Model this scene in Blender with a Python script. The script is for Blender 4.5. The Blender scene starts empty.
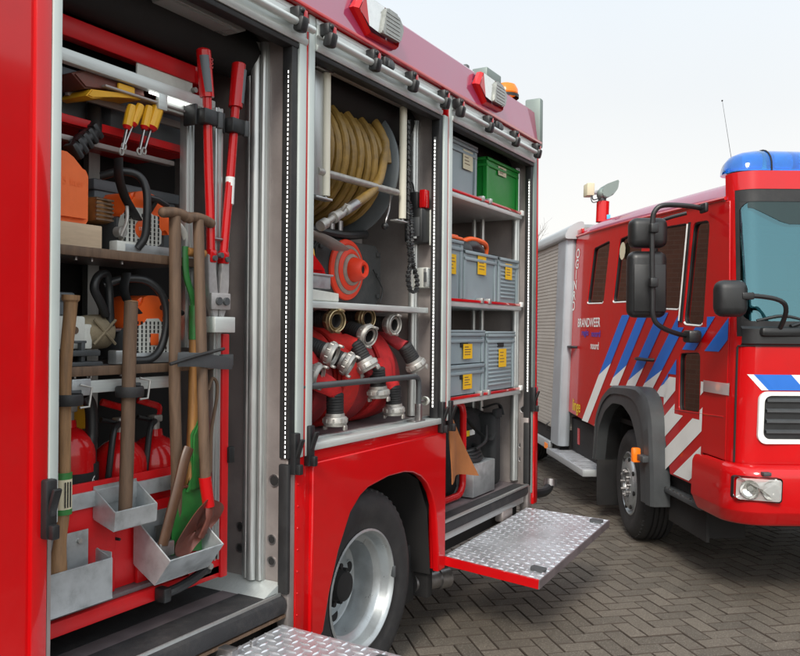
import bpy, bmesh, math, random
from mathutils import Vector, Matrix, Euler
random.seed(7)
PI = math.pi
SC = bpy.context.scene
COL = SC.collection
V = Vector

# ------------------------------------------------------------------ camera
YAW, PITCH, ROLL, FPX = math.radians(29.72), math.radians(0.14), math.radians(0.5), 820.0
cd = bpy.data.cameras.new('camera'); cam = bpy.data.objects.new('camera', cd); COL.objects.link(cam)
cd.sensor_fit = 'HORIZONTAL'; cd.sensor_width = 36.0; cd.lens = FPX / 800 * 36.0
cd.clip_start = 0.05; cd.clip_end = 2000
cam.matrix_world = (Matrix.Translation((1.925, 0, 1.62)) @ Matrix.Rotation(YAW, 4, 'Z')
                    @ Matrix.Rotation(PI/2 + PITCH, 4, 'X') @ Matrix.Rotation(ROLL, 4, 'Z'))
SC.camera = cam

# ------------------------------------------------------------------ world, sun, exposure
SUN_EL, SUN_AZ = math.radians(38), math.radians(165)      # azimuth from +Y towards +X
w = bpy.data.worlds.new('World'); SC.world = w; w.use_nodes = True
nt = w.node_tree; nt.nodes.clear()
out = nt.nodes.new('ShaderNodeOutputWorld'); bg = nt.nodes.new('ShaderNodeBackground')
sky = nt.nodes.new('ShaderNodeTexSky'); sky.sky_type = 'NISHITA'; sky.sun_disc = False
sky.sun_elevation = SUN_EL; sky.sun_rotation = SUN_AZ; sky.dust_density = 3.0; sky.air_density = 1.0; sky.ozone_density = 1.0
hs = nt.nodes.new('ShaderNodeHueSaturation'); hs.inputs['Saturation'].default_value = 0.55
mx = nt.nodes.new('ShaderNodeMix'); mx.data_type = 'RGBA'
tc = nt.nodes.new('ShaderNodeTexCoord'); nz = nt.nodes.new('ShaderNodeTexNoise')
nz.inputs['Scale'].default_value = 1.6; nz.inputs['Detail'].default_value = 5
mr = nt.nodes.new('ShaderNodeMapRange'); mr.inputs['From Min'].default_value = 0.3; mr.inputs['From Max'].default_value = 0.7
mr.inputs['To Min'].default_value = 0.84; mr.inputs['To Max'].default_value = 0.97
nt.links.new(tc.outputs['Generated'], nz.inputs['Vector']); nt.links.new(nz.outputs['Fac'], mr.inputs['Value'])
nt.links.new(sky.outputs['Color'], hs.inputs['Color']); nt.links.new(hs.outputs['Color'], mx.inputs['A'])
# thin bright overcast veil, brighter towards the hidden sun and towards the horizon
vd = nt.nodes.new('ShaderNodeVectorMath'); vd.operation = 'DOT_PRODUCT'
vd.inputs[1].default_value = (math.sin(SUN_AZ)*math.cos(SUN_EL), math.cos(SUN_AZ)*math.cos(SUN_EL), math.sin(SUN_EL))
vm = nt.nodes.new('ShaderNodeMapRange'); vm.inputs['From Min'].default_value = -0.6; vm.inputs['From Max'].default_value = 1.0
vm.inputs['To Min'].default_value = 5.5; vm.inputs['To Max'].default_value = 11.0
sx = nt.nodes.new('ShaderNodeSeparateXYZ'); hz = nt.nodes.new('ShaderNodeMapRange')
hz.inputs['From Min'].default_value = 0.0; hz.inputs['From Max'].default_value = 0.38; hz.inputs['To Min'].default_value = 0.0; hz.inputs['To Max'].default_value = 1.0
vc = nt.nodes.new('ShaderNodeMix'); vc.data_type = 'RGBA'; vc.inputs['A'].default_value = (1.22,1.16,1.07,1); vc.inputs['B'].default_value = (0.90,0.97,1.03,1)
vs_ = nt.nodes.new('ShaderNodeMix'); vs_.data_type = 'RGBA'; vs_.blend_type = 'MULTIPLY'; vs_.inputs['Factor'].default_value = 1
nt.links.new(tc.outputs['Generated'], vd.inputs[0]); nt.links.new(vd.outputs['Value'], vm.inputs['Value'])
nt.links.new(tc.outputs['Generated'], sx.inputs['Vector']); nt.links.new(sx.outputs['Z'], hz.inputs['Value']); nt.links.new(hz.outputs['Result'], vc.inputs['Factor'])
nt.links.new(vc.outputs['Result'], vs_.inputs['A']); nt.links.new(vm.outputs['Result'], vs_.inputs['B']); nt.links.new(vs_.outputs['Result'], mx.inputs['B'])
nt.links.new(mr.outputs['Result'], mx.inputs['Factor'])
nt.links.new(mx.outputs['Result'], bg.inputs['Color']); bg.inputs['Strength'].default_value = 0.1
nt.links.new(bg.outputs['Background'], out.inputs['Surface'])
sl = bpy.data.lights.new('sun', 'SUN'); sl.energy = 1.5; sl.angle = math.radians(14); sl.color = (1, 0.93, 0.83)
so = bpy.data.objects.new('sun', sl); COL.objects.link(so)
sd = V((math.sin(SUN_AZ)*math.cos(SUN_EL), math.cos(SUN_AZ)*math.cos(SUN_EL), math.sin(SUN_EL)))
so.rotation_euler = sd.to_track_quat('Z', 'Y').to_euler(); so.location = sd*30
SC.view_settings.view_transform = 'Standard'; SC.view_settings.look = 'None'
SC.view_settings.exposure = 0.75; SC.view_settings.gamma = 1.0; SC.view_settings.use_curve_mapping = False
SC.cycles.max_bounces = 8; SC.cycles.use_denoising = True

# ------------------------------------------------------------------ materials
def pmat(name, col, rough=0.5, metal=0.0, var=0.12, vs=6.0, bump=0.0, bs=80.0, coat=0.0, dirt=0.0, dcol=(0.05,0.045,0.04),
         stretch=None, rvar=0.1, ior=1.5, coat_ior=1.5, trans=0.0, emit=None, es=0.0, alpha=1.0, sheen=0.0, ds=3.0, ctint=(1,1,1)):
    m = bpy.data.materials.new(name); m.use_nodes = True
    t = m.node_tree; b = t.nodes['Principled BSDF']
    b.inputs['Roughness'].default_value = rough; b.inputs['Metallic'].default_value = metal; b.inputs['IOR'].default_value = ior
    b.inputs['Coat Weight'].default_value = coat*.8; b.inputs['Coat Roughness'].default_value = 0.06; b.inputs['Coat IOR'].default_value = coat_ior
    b.inputs['Transmission Weight'].default_value = trans; b.inputs['Alpha'].default_value = alpha
    b.inputs['Coat Tint'].default_value = (*ctint, 1)
    if coat >= 0.8: b.inputs['Specular IOR Level'].default_value = 0.15
    b.inputs['Sheen Weight'].default_value = sheen
    c = t.nodes.new('ShaderNodeTexCoord'); src = c.outputs['Object']
    if stretch:
        mp = t.nodes.new('ShaderNodeMapping'); mp.inputs['Scale'].default_value = stretch
        t.links.new(src, mp.inputs['Vector']); src = mp.outputs['Vector']
    n = t.nodes.new('ShaderNodeTexNoise'); n.inputs['Scale'].default_value = vs; n.inputs['Detail'].default_value = 6
    n.inputs['Roughness'].default_value = 0.65
    t.links.new(src, n.inputs['Vector'])
    r = t.nodes.new('ShaderNodeMapRange'); r.inputs['From Min'].default_value = 0.25; r.inputs['From Max'].default_value = 0.75
    r.inputs['To Min'].default_value = 1-var; r.inputs['To Max'].default_value = 1+var
    t.links.new(n.outputs['Fac'], r.inputs['Value'])
    mul = t.nodes.new('ShaderNodeMix'); mul.data_type = 'RGBA'; mul.blend_type = 'MULTIPLY'; mul.inputs['Factor'].default_value = 1
    mul.inputs['A'].default_value = (*col, 1)
    t.links.new(r.outputs['Result'], mul.inputs['B'])
    cout = mul.outputs['Result']
    if dirt > 0:
        n2 = t.nodes.new('ShaderNodeTexNoise'); n2.inputs['Scale'].default_value = ds; n2.inputs['Detail'].default_value = 9
        n2.inputs['Roughness'].default_value = 0.75
        t.links.new(src, n2.inputs['Vector'])
        r2 = t.nodes.new('ShaderNodeMapRange'); r2.inputs['From Min'].default_value = 0.48; r2.inputs['From Max'].default_value = 0.72
        r2.inputs['To Max'].default_value = dirt
        t.links.new(n2.outputs['Fac'], r2.inputs['Value'])
        md = t.nodes.new('ShaderNodeMix'); md.data_type = 'RGBA'; md.inputs['B'].default_value = (*dcol, 1)
        t.links.new(r2.outputs['Result'], md.inputs['Factor']); t.links.new(cout, md.inputs['A']); cout = md.outputs['Result']
    t.links.new(cout, b.inputs['Base Color'])
    if rvar:
        rr = t.nodes.new('ShaderNodeMapRange'); rr.inputs['From Min'].default_value = 0.3; rr.inputs['From Max'].default_value = 0.7
        rr.inputs['To Min'].default_value = max(0.02, rough-rvar); rr.inputs['To Max'].default_value = min(1, rough+rvar)
        t.links.new(n.outputs['Fac'], rr.inputs['Value']); t.links.new(rr.outputs['Result'], b.inputs['Roughness'])
    if bump:
        nb = t.nodes.new('ShaderNodeTexNoise'); nb.inputs['Scale'].default_value = bs; nb.inputs['Detail'].default_value = 3
        t.links.new(src, nb.inputs['Vector'])
        bp = t.nodes.new('ShaderNodeBump'); bp.inputs['Strength'].default_value = bump; bp.inputs['Distance'].default_value = 0.004
        t.links.new(nb.outputs['Fac'], bp.inputs['Height']); t.links.new(bp.outputs['Normal'], b.inputs['Normal'])
    if emit:
        b.inputs['Emission Color'].default_value = (*emit, 1); b.inputs['Emission Strength'].default_value = es
    return m

M = {}
M['red']    = pmat('red_paint', (0.55,0.003,0.005), 0.33, var=0.04, coat=1.0, bump=0.02, bs=14, rvar=0.05, dirt=0.07, ds=9, dcol=(0.10,0.05,0.04))
M['redroof_sky']= pmat('sky_tinted_roof_paint', (0.40,0.055,0.115), 0.4, var=0.04, coat=1.0, coat_ior=2.5, ctint=(0.86,0.86,1.0), rvar=0.05, bump=0.02, bs=10)  # pink-lavender sky reflection mixed into this red's base and coat colour
M['redin']  = pmat('red_rack_paint', (0.58,0.006,0.009), 0.4, var=0.08, bump=0.04, bs=40, dirt=0.25, ds=12, dcol=(0.12,0.03,0.03))
M['alu']    = pmat('aluminium_profile', (0.52,0.54,0.53), 0.38, 0.75, var=0.08, vs=5, bump=0.04, bs=90, stretch=(30,30,1.5), dirt=0.15, dcol=(0.2,0.19,0.18))
M['aluh']   = pmat('aluminium_rail', (0.66,0.70,0.68), 0.42, 0.45, var=0.08, vs=5, stretch=(30,1.5,30), dirt=0.12, dcol=(0.22,0.21,0.2))
M['frame']  = pmat('grey_anodised_frame', (0.54,0.60,0.575), 0.5, 0.15, var=0.06, vs=4)
M['liner']  = pmat('brushed_locker_sheet', (0.37,0.33,0.315), 0.5, 0.55, var=0.16, vs=3, bump=0.05, bs=160, stretch=(1,1,1), dirt=0.25, dcol=(0.1,0.085,0.075), ds=4)
M['galv']   = pmat('galvanised_sheet', (0.48,0.51,0.52), 0.42, 0.6, var=0.32, vs=18, bump=0.03, bs=60, dirt=0.25, dcol=(0.17,0.17,0.17), ds=9)
M['tread']  = pmat('tread_plate', (0.60,0.62,0.65), 0.38, 0.65, var=0.14, vs=8, dirt=0.45, dcol=(0.16,0.155,0.15), ds=5, bump=0.05, bs=120)
M['treadhi']= pmat('bright_tread_ribs', (0.76,0.78,0.81), 0.30, 0.7, var=0.1, vs=30)  # ribs in a brighter metal colour than the plate
M['steel']  = pmat('worn_steel', (0.34,0.33,0.33), 0.36, 0.9, var=0.2, vs=20, dirt=0.35, dcol=(0.12,0.09,0.07), ds=14)
M['jaw'] = pmat('grey_cast_jaw', (0.40,0.385,0.38), 0.45, 0.35, var=0.15, vs=30, dirt=0.3, dcol=(0.15,0.13,0.12), ds=14)
M['chrome'] = pmat('cast_coupling_metal', (0.42,0.41,0.385), 0.5, 0.65, var=0.2, vs=30, bump=0.1, bs=70, dirt=0.4, dcol=(0.2,0.17,0.12), ds=25)
M['bronze'] = pmat('bronze_coupling', (0.42,0.33,0.19), 0.36, 0.85, var=0.2, vs=30, dirt=0.4, dcol=(0.1,0.08,0.05), ds=25)
M['rubber'] = pmat('black_rubber', (0.016,0.016,0.017), 0.62, var=0.25, vs=10, bump=0.12, bs=120, dirt=0.3, dcol=(0.06,0.056,0.05), ds=7)
M['tyre']   = pmat('tyre_rubber', (0.020,0.020,0.021), 0.72, var=0.3, vs=9, bump=0.12, bs=90, dirt=0.35, dcol=(0.07,0.065,0.058), ds=6)
M['blackp'] = pmat('black_plastic', (0.015,0.016,0.017), 0.42, var=0.2, vs=14, bump=0.1, bs=220, rvar=0.08)
M['dark']   = pmat('dark_underside', (0.014,0.013,0.013), 0.85, var=0.3, vs=5, bump=0.2, bs=30)
M['darkgrey']= pmat('dark_grey_plastic', (0.060,0.066,0.070), 0.48, var=0.15, vs=9, bump=0.12, bs=160, dirt=0.2, dcol=(0.12,0.11,0.1))
M['antislip']= pmat('black_antislip', (0.022,0.022,0.024), 0.75, var=0.3, vs=12, bump=0.5, bs=260, dirt=0.55, dcol=(0.09,0.08,0.075), ds=5)
M['greystrip']= pmat('worn_floor_strip', (0.17,0.14,0.145), 0.6, 0.2, var=0.25, vs=10, dirt=0.5, dcol=(0.07,0.06,0.06))
M['rim']    = pmat('silver_rim_paint', (0.42,0.45,0.46), 0.34, 0.55, var=0.12, vs=8, dirt=0.3, dcol=(0.16,0.15,0.14), ds=6)
M['wood']   = pmat('ash_handle', (0.27,0.15,0.068), 0.6, var=0.4, vs=9, stretch=(7,7,0.7), bump=0.12, bs=40, dirt=0.6, dcol=(0.10,0.055,0.03), ds=5)
M['woodd']  = pmat('old_dark_handle', (0.135,0.082,0.05), 0.65, var=0.4, vs=9, stretch=(7,7,0.7), bump=0.15, bs=40, dirt=0.6, dcol=(0.065,0.04,0.022), ds=5)
M['woody']  = pmat('orange_varnished_handle', (0.40,0.19,0.055), 0.5, var=0.3, vs=9, stretch=(7,7,0.7), dirt=0.55, dcol=(0.15,0.07,0.03), ds=6)
M['hatchet'] = pmat('dark_brown_handle', (0.085,0.040,0.020), 0.4, var=0.3, vs=12)
M['block']  = pmat('pale_timber', (0.50,0.38,0.26), 0.7, var=0.2, vs=9, stretch=(4,0.6,4), dirt=0.3, dcol=(0.2,0.14,0.1))
M['green']  = pmat('green_tool_paint', (0.03,0.19,0.04), 0.45, var=0.2, vs=12, dirt=0.85, dcol=(0.07,0.05,0.035), ds=10)
M['rust']   = pmat('scuffed_red_blade', (0.17,0.055,0.04), 0.42, 0.35, var=0.3, vs=14, dirt=0.7, dcol=(0.09,0.075,0.065), ds=9)
M['orange'] = pmat('orange_plastic', (0.90,0.13,0.02), 0.42, var=0.06, vs=9, bump=0.04, bs=140)
M['jerry']  = pmat('orange_can_plastic', (0.85,0.16,0.035), 0.5, var=0.08, vs=8, bump=0.15, bs=60, dirt=0.2, dcol=(0.4,0.07,0.02))
M['cream']  = pmat('pale_grey_plastic', (0.64,0.65,0.60), 0.5, var=0.1, vs=12, dirt=0.35, dcol=(0.2,0.19,0.16), ds=12)
M['yellow'] = pmat('yellow_plastic', (0.72,0.38,0.015), 0.42, var=0.1, vs=10, dirt=0.25, dcol=(0.3,0.15,0.02))
M['sticker']= pmat('yellow_sticker', (0.80,0.47,0.01), 0.55, var=0.06, dirt=0.15, dcol=(0.55,0.33,0.05), ds=20)
M['paper']  = pmat('pale_paper_label', (0.62,0.57,0.40), 0.7, var=0.08, dirt=0.2, dcol=(0.4,0.36,0.25), ds=20)
M['white']  = pmat('white_film', (0.82,0.83,0.80), 0.5, var=0.05, dirt=0.10, dcol=(0.45,0.43,0.4), ds=8)
M['blue']   = pmat('blue_film', (0.018,0.16,0.62), 0.45, var=0.06)
M['bluet']  = pmat('blue_lettering', (0.06,0.06,0.42), 0.5)
M['yellt']  = pmat('yellow_lettering', (0.8,0.55,0.03), 0.5)
M['crate']  = pmat('grey_crate_plastic', (0.27,0.335,0.36), 0.48, var=0.08, vs=7, bump=0.06, bs=120, dirt=0.15, dcol=(0.3,0.33,0.34), ds=8)
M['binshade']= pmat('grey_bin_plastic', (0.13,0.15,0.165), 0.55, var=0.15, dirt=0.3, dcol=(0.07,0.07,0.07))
M['greenc'] = pmat('green_crate_plastic', (0.012,0.25,0.035), 0.4, var=0.08, vs=7, bump=0.05, bs=100)
M['hose']   = pmat('red_canvas_hose', (0.50,0.012,0.014), 0.8, var=0.28, vs=30, bump=0.5, bs=420, dirt=0.3, dcol=(0.2,0.02,0.02), ds=8)
M['hosefaded'] = pmat('faded_red_canvas_hose', (0.34,0.022,0.028), 0.82, var=0.3, vs=30, bump=0.6, bs=420, dirt=0.5, dcol=(0.16,0.03,0.03), ds=9)
M['hosebright'] = pmat('bright_red_canvas_hose', (0.58,0.016,0.012), 0.78, var=0.25, vs=30, bump=0.6, bs=420, dirt=0.25, dcol=(0.25,0.02,0.02), ds=8)
M['reelhose']= pmat('yellow_brown_hose', (0.25,0.15,0.032), 0.5, var=0.35, vs=14, bump=0.1, bs=80, dirt=0.75, dcol=(0.085,0.05,0.016), ds=5)
M['reel']   = pmat('dark_grey_flange', (0.13,0.15,0.16), 0.45, 0.2, var=0.12)
M['cone']   = pmat('orange_cone_fabric', (0.72,0.038,0.008), 0.55, var=0.08, bump=0.15, bs=60)
M['reflect']= pmat('grey_reflective_band', (0.26,0.20,0.17), 0.6, var=0.25, vs=30)
M['conebase']= pmat('rubber_cone_base', (0.035,0.036,0.036), 0.8, var=0.3, vs=20, bump=0.3, bs=60, dirt=0.4, dcol=(0.09,0.085,0.08), ds=12)
M['leather']= pmat('tan_leather', (0.36,0.13,0.04), 0.7, var=0.15, vs=10, bump=0.4, bs=60, dirt=0.3, dcol=(0.2,0.07,0.03))
M['bag']    = pmat('black_bag_fabric', (0.012,0.013,0.014), 0.85, var=0.3, vs=10, bump=0.6, bs=22)
M['canvas'] = pmat('khaki_canvas', (0.27,0.22,0.14), 0.85, var=0.2, vs=18, bump=0.4, bs=120, dirt=0.4, dcol=(0.12,0.09,0.06))
M['ext']    = pmat('extinguisher_red', (0.50,0.006,0.008), 0.25, var=0.04, coat=0.8)
M['amber']  = pmat('amber_lens', (0.95,0.24,0.01), 0.2, var=0.03, trans=0.25, emit=(1,0.25,0.02), es=0.12)
M['bluelens']= pmat('blue_lens', (0.02,0.42,1.0), 0.08, var=0.02, trans=0.85, coat=0.5, rvar=0.0)
M['bluein'] = pmat('blue_reflector', (0.10,0.50,1.0), 0.3, 0.2, var=0.1)
M['lens']   = pmat('clear_lamp_lens', (0.75,0.76,0.74), 0.12, var=0.05, trans=0.55, rvar=0.02)
M['lensg']  = pmat('grey_lamp_lens', (0.30,0.31,0.29), 0.15, 0.2, var=0.25, vs=40)
M['mirrorg']= pmat('lamp_reflector', (0.80,0.80,0.77), 0.18, 0.9, var=0.1, vs=30)
M['greenbox']= pmat('grey_green_lamp_housing', (0.20,0.25,0.23), 0.5, 0.2, var=0.1)
M['seat']   = pmat('dark_seat_cloth', (0.16,0.17,0.18), 0.9, var=0.2)
M['seatred']= pmat('red_headrest', (0.35,0.03,0.03), 0.8)
M['shutter']= pmat('pale_shutter', (0.48,0.46,0.42), 0.55, 0.2, var=0.06)
M['bodyg']  = pmat('pale_grey_body', (0.47,0.50,0.51), 0.45, 0.35, var=0.06, vs=3, dirt=0.15, dcol=(0.3,0.29,0.27))
M['bodygl']  = pmat('light_grey_corner', (0.42,0.46,0.49), 0.45, 0.3, var=0.05)
M['led']    = pmat('led_lamp', (0.9,0.9,0.9), 0.4, var=0, emit=(1,0.98,0.94), es=1.7)
M['tubelit']= pmat('cream_roller', (0.66,0.63,0.52), 0.4, var=0.06, vs=5)
M['bark']   = pmat('bark', (0.09,0.075,0.06), 0.9, var=0.3)
M['concrete'] = pmat('concrete_cap', (0.38,0.36,0.33), 0.8, var=0.15)
M['roofing'] = pmat('roof_tiles', (0.10,0.07,0.06), 0.8, var=0.25, vs=20)

def glass_mat(name, tint, amount, refl=(0.93,0.97,1)):
    m = bpy.data.materials.new(name); m.use_nodes = True; t = m.node_tree; t.nodes.clear()
    o = t.nodes.new('ShaderNodeOutputMaterial'); mixn = t.nodes.new('ShaderNodeMixShader')
    tr = t.nodes.new('ShaderNodeBsdfTransparent'); tr.inputs['Color'].default_value = (*tint, 1)
    gl = t.nodes.new('ShaderNodeBsdfGlossy'); gl.inputs['Roughness'].default_value = 0.02
    gl.inputs['Color'].default_value = (*refl, 1)
    fr = t.nodes.new('ShaderNodeFresnel'); fr.inputs['IOR'].default_value = 1.5
    mr = t.nodes.new('ShaderNodeMapRange'); mr.inputs['To Min'].default_value = amount; mr.inputs['From Max'].default_value = 0.7
    t.links.new(fr.outputs['Fac'], mr.inputs['Value']); t.links.new(mr.outputs['Result'], mixn.inputs['Fac'])
    t.links.new(tr.outputs['BSDF'], mixn.inputs[1]); t.links.new(gl.outputs['BSDF'], mixn.inputs[2])
    t.links.new(mixn.outputs['Shader'], o.inputs['Surface'])
    return m
M['tintband'] = pmat('dark_green_tint_band', (0.008,0.028,0.028), 0.15)
M['glass'] = glass_mat('tinted_side_glass', (0.12,0.12,0.115), 0.10, (1,0.93,0.88))
M['wscreen'] = glass_mat('teal_windscreen_glass', (0.28,0.47,0.49), 0.12, (0.45,0.84,0.93))

def paver_mat():
    m = pmat('grey_brown_pavers', (0.136,0.116,0.092), 0.75, var=0.55, vs=95, bump=0.9, bs=170, dirt=0.5, dcol=(0.045,0.041,0.036), ds=1.6, rvar=0.12)
    t = m.node_tree; b = t.nodes['Principled BSDF']; lk = b.inputs['Base Color'].links[0].from_socket
    g = t.nodes.new('ShaderNodeNewGeometry'); r = t.nodes.new('ShaderNodeMapRange')
    r.inputs['To Min'].default_value = 0.80; r.inputs['To Max'].default_value = 1.22
    t.links.new(g.outputs['Random Per Island'], r.inputs['Value'])
    mm = t.nodes.new('ShaderNodeMix'); mm.data_type = 'RGBA'; mm.blend_type = 'MULTIPLY'; mm.inputs['Factor'].default_value = 1
    t.links.new(lk, mm.inputs['A']); t.links.new(r.outputs['Result'], mm.inputs['B']); src = mm.outputs['Result']
    # pale mineral specks
    c = t.nodes.new('ShaderNodeTexCoord'); vo = t.nodes.new('ShaderNodeTexVoronoi'); vo.inputs['Scale'].default_value = 85
    t.links.new(c.outputs['Object'], vo.inputs['Vector'])
    sp = t.nodes.new('ShaderNodeMapRange'); sp.inputs['From Min'].default_value = 0.28; sp.inputs['From Max'].default_value = 0.12
    sp.inputs['To Max'].default_value = 0.75
    t.links.new(vo.outputs['Distance'], sp.inputs['Value'])
    ms = t.nodes.new('ShaderNodeMix'); ms.data_type = 'RGBA'; ms.inputs['B'].default_value = (0.34,0.31,0.26,1)
    t.links.new(sp.outputs['Result'], ms.inputs['Factor']); t.links.new(src, ms.inputs['A'])
    t.links.new(ms.outputs['Result'], b.inputs['Base Color'])
    return m
M['paver'] = paver_mat()
M['joint'] = pmat('joint_sand', (0.058,0.044,0.034), 0.9, var=0.3, vs=40)

def brick_mat():
    m = bpy.data.materials.new('brown_brick'); m.use_nodes = True; t = m.node_tree; b = t.nodes['Principled BSDF']
    c = t.nodes.new('ShaderNodeTexCoord'); sx = t.nodes.new('ShaderNodeSeparateXYZ'); mp = t.nodes.new('ShaderNodeCombineXYZ')
    t.links.new(c.outputs['Object'], sx.inputs['Vector']); t.links.new(sx.outputs['Y'], mp.inputs['X']); t.links.new(sx.outputs['Z'], mp.inputs['Y'])
    k = t.nodes.new('ShaderNodeTexBrick'); k.inputs['Scale'].default_value = 1
    k.inputs['Brick Width'].default_value = 0.25; k.inputs['Row Height'].default_value = 0.082; k.inputs['Mortar Size'].default_value = 0.006
    k.inputs['Color1'].default_value = (0.20,0.088,0.06,1); k.inputs['Color2'].default_value = (0.16,0.072,0.05,1)
    k.inputs['Mortar'].default_value = (0.20,0.125,0.098,1)
    t.links.new(mp.outputs['Vector'], k.inputs['Vector']); t.links.new(k.outputs['Color'], b.inputs['Base Color'])
    b.inputs['Roughness'].default_value = 0.85
    return m
M['brick'] = brick_mat()
M['brickd'] = pmat('dark_brick', (0.075,0.045,0.035), 0.85, var=0.3, vs=8)

# ------------------------------------------------------------------ mesh builder
LOCAL = []          # things whose parts are written in their own rotated frame
class MB:
    def __init__(s): s.bm = bmesh.new(); s.mats = []
    def mi(s, m):
        if m not in s.mats: s.mats.append(m)
        return s.mats.index(m)
    def _tag(s, faces, m):
        i = s.mi(m)
        for f in faces: f.material_index = i
    def box(s, x0, x1, y0, y1, z0, z1, m='red', bev=0.0, seg=2):
        return s.obox(((x0+x1)/2, (y0+y1)/2, (z0+z1)/2), (abs(x1-x0), abs(y1-y0), abs(z1-z0)), None, m, bev, seg)
    def obox(s, c, size, rot=None, m='red', bev=0.0, seg=2, taper=None):
        vs = []
        R = rot.to_matrix() if isinstance(rot, Euler) else (rot or Matrix.Identity(3))
        for k in (-.5, .5):
            for (i, j) in ((-.5,-.5),(.5,-.5),(.5,.5),(-.5,.5)):
                tx = taper if (taper and k > 0) else 1
                vs.append(s.bm.verts.new(R @ V((i*size[0]*tx, j*size[1]*tx, k*size[2])) + V(c)))
        q = [(3,2,1,0),(4,5,6,7),(0,1,5,4),(1,2,6,5),(2,3,7,6),(3,0,4,7)]
        fs = [s.bm.faces.new([vs[i] for i in f]) for f in q]
        s._tag(fs, m)
        if bev > 0:
            es = list({e for f in fs for e in f.edges})
            bev = min(bev, 0.45*min(size))
            r = bmesh.ops.bevel(s.bm, geom=es, offset=bev, segments=seg, profile=0.5, affect='EDGES', clamp_overlap=True)
            s._tag(r['faces'], m)
        return s
    def ring(s, c, u, v, ru, rv, n):
        return [s.bm.verts.new(c + u*(ru*math.cos(2*PI*i/n)) + v*(rv*math.sin(2*PI*i/n))) for i in range(n)]
    def tube(s, pts, r, m='steel', n=10, rv=None, up=None, closed=False, caps=True):
        pts = [V(p) for p in pts]; N = len(pts)
        rs = r if isinstance(r, (list, tuple)) else [r]*N
        rvs = rv if isinstance(rv, (list, tuple)) else ([rv]*N if rv else rs)
        rings = []; prev = None
        for i, p in enumerate(pts):
            a = pts[(i-1) % N] if (closed or i > 0) else p
            b = pts[(i+1) % N] if (closed or i < N-1) else p
            t = (b-a).normalized()
            if up is not None: ref = V(up)
            elif prev is None: ref = V((0,0,1)) if abs(t.z) < .9 else V((1,0,0))
            else: ref = prev
            v = (ref - t*ref.dot(t))
            if v.length < 1e-5: v = t.orthogonal()
            v.normalize(); u = t.cross(v).normalized(); prev = v
            rings.append(s.ring(p, u, v, rs[i], rvs[i], n))
        fs = []
        for i in range(N if closed else N-1):
            A, B = rings[i], rings[(i+1) % N]
            for k in range(n): fs.append(s.bm.faces.new([A[k], A[(k+1)%n], B[(k+1)%n], B[k]]))
        if caps and not closed:
            fs.append(s.bm.faces.new(rings[0][::-1])); fs.append(s.bm.faces.new(rings[-1]))
        s._tag(fs, m); return s
    def cyl(s, p0, p1, r, m='steel', n=20, r1=None): return s.tube([p0, p1], [r, r if r1 is None else r1], m, n)
    def lathe(s, prof, o, ax, m='steel', n=28, ms=None, close=False):
        o = V(o); ax = V(ax).normalized(); u = ax.orthogonal().normalized(); v = ax.cross(u)
        rings = []
        for (r, h) in prof:
            c = o + ax*h
            rings.append([s.bm.verts.new(c)] if r < 1e-6 else s.ring(c, u, v, r, r, n))
        L = len(rings)
        for i in range(L if close else L-1):
            A, B = rings[i], rings[(i+1) % L]; fs = []
            for k in range(n):
                a, b, c2, d = A[k % len(A)], A[(k+1) % len(A)], B[(k+1) % len(B)], B[k % len(B)]
                q = []
                for x in (a, b, c2, d):
                    if x not in q: q.append(x)
                if len(q) > 2:
                    try: fs.append(s.bm.faces.new(q))
                    except ValueError: pass
            s._tag(fs, ms[i] if ms else m)
        return s
    def prism(s, poly, f, d, m='red', bev=0.0):
        """poly of 2-D points, f maps (a,b)->point, d extrusion vector"""
        d = V(d); A = [s.bm.verts.new(V(f(*p))) for p in poly]; B = [s.bm.verts.new(a.co + d) for a in A]; n = len(A)
        fs = [s.bm.faces.new(A[::-1]), s.bm.faces.new(B)]
        for i in range(n): fs.append(s.bm.faces.new([A[i], A[(i+1)%n], B[(i+1)%n], B[i]]))
        s._tag(fs, m)
        if bev > 0:
            es = list({e for f2 in fs[:2] for e in f2.edges})
            r = bmesh.ops.bevel(s.bm, geom=es, offset=bev, segments=2, affect='EDGES', clamp_overlap=True); s._tag(r['faces'], m)
        return s
    def quad(s, pts, m):
        s._tag([s.bm.faces.new([s.bm.verts.new(V(p)) for p in pts])], m); return s
    def ball(s, c, r, m='steel', sc=(1,1,1), n=14):
        mat = Matrix.Translation(c) @ Matrix.Diagonal((r*sc[0], r*sc[1], r*sc[2], 1))
        q = bmesh.ops.create_uvsphere(s.bm, u_segments=n, v_segments=max(6, n//2+1), radius=1, matrix=mat)
        s._tag({f for v in q['verts'] for f in v.link_faces}, m); return s
    def loft(s, rows, m, closed=False):
        R = [[s.bm.verts.new(V(p)) for p in row] for row in rows]; fs = []
        for A, B in zip(R[:-1], R[1:]):
            k = len(A)
            for i in range(k if closed else k-1): fs.append(s.bm.faces.new([A[i], A[(i+1)%k], B[(i+1)%k], B[i]]))
        s._tag(fs, m); return s
    def plate(s, outer, holes, f, depth, m, bev=0.0):
        """flat plate with openings: outline and openings in 2-D, f maps (a,b,c) to a point, c from 0 to depth"""
        cu = bpy.data.curves.new('tmp', 'CURVE'); cu.dimensions = '2D'; cu.fill_mode = 'BOTH'; cu.extrude = depth/2; cu.bevel_depth = bev; cu.bevel_resolution = 1
        for loop in [outer]+holes:
            sp = cu.splines.new('POLY'); sp.points.add(len(loop)-1); sp.use_cyclic_u = True
            for p, q in zip(sp.points, loop): p.co = (q[0], q[1], 0, 1)
        ob = bpy.data.objects.new('tmp', cu); COL.objects.link(ob); bpy.context.view_layer.update()
        me = bpy.data.meshes.new_from_object(ob.evaluated_get(bpy.context.evaluated_depsgraph_get()))
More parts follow.
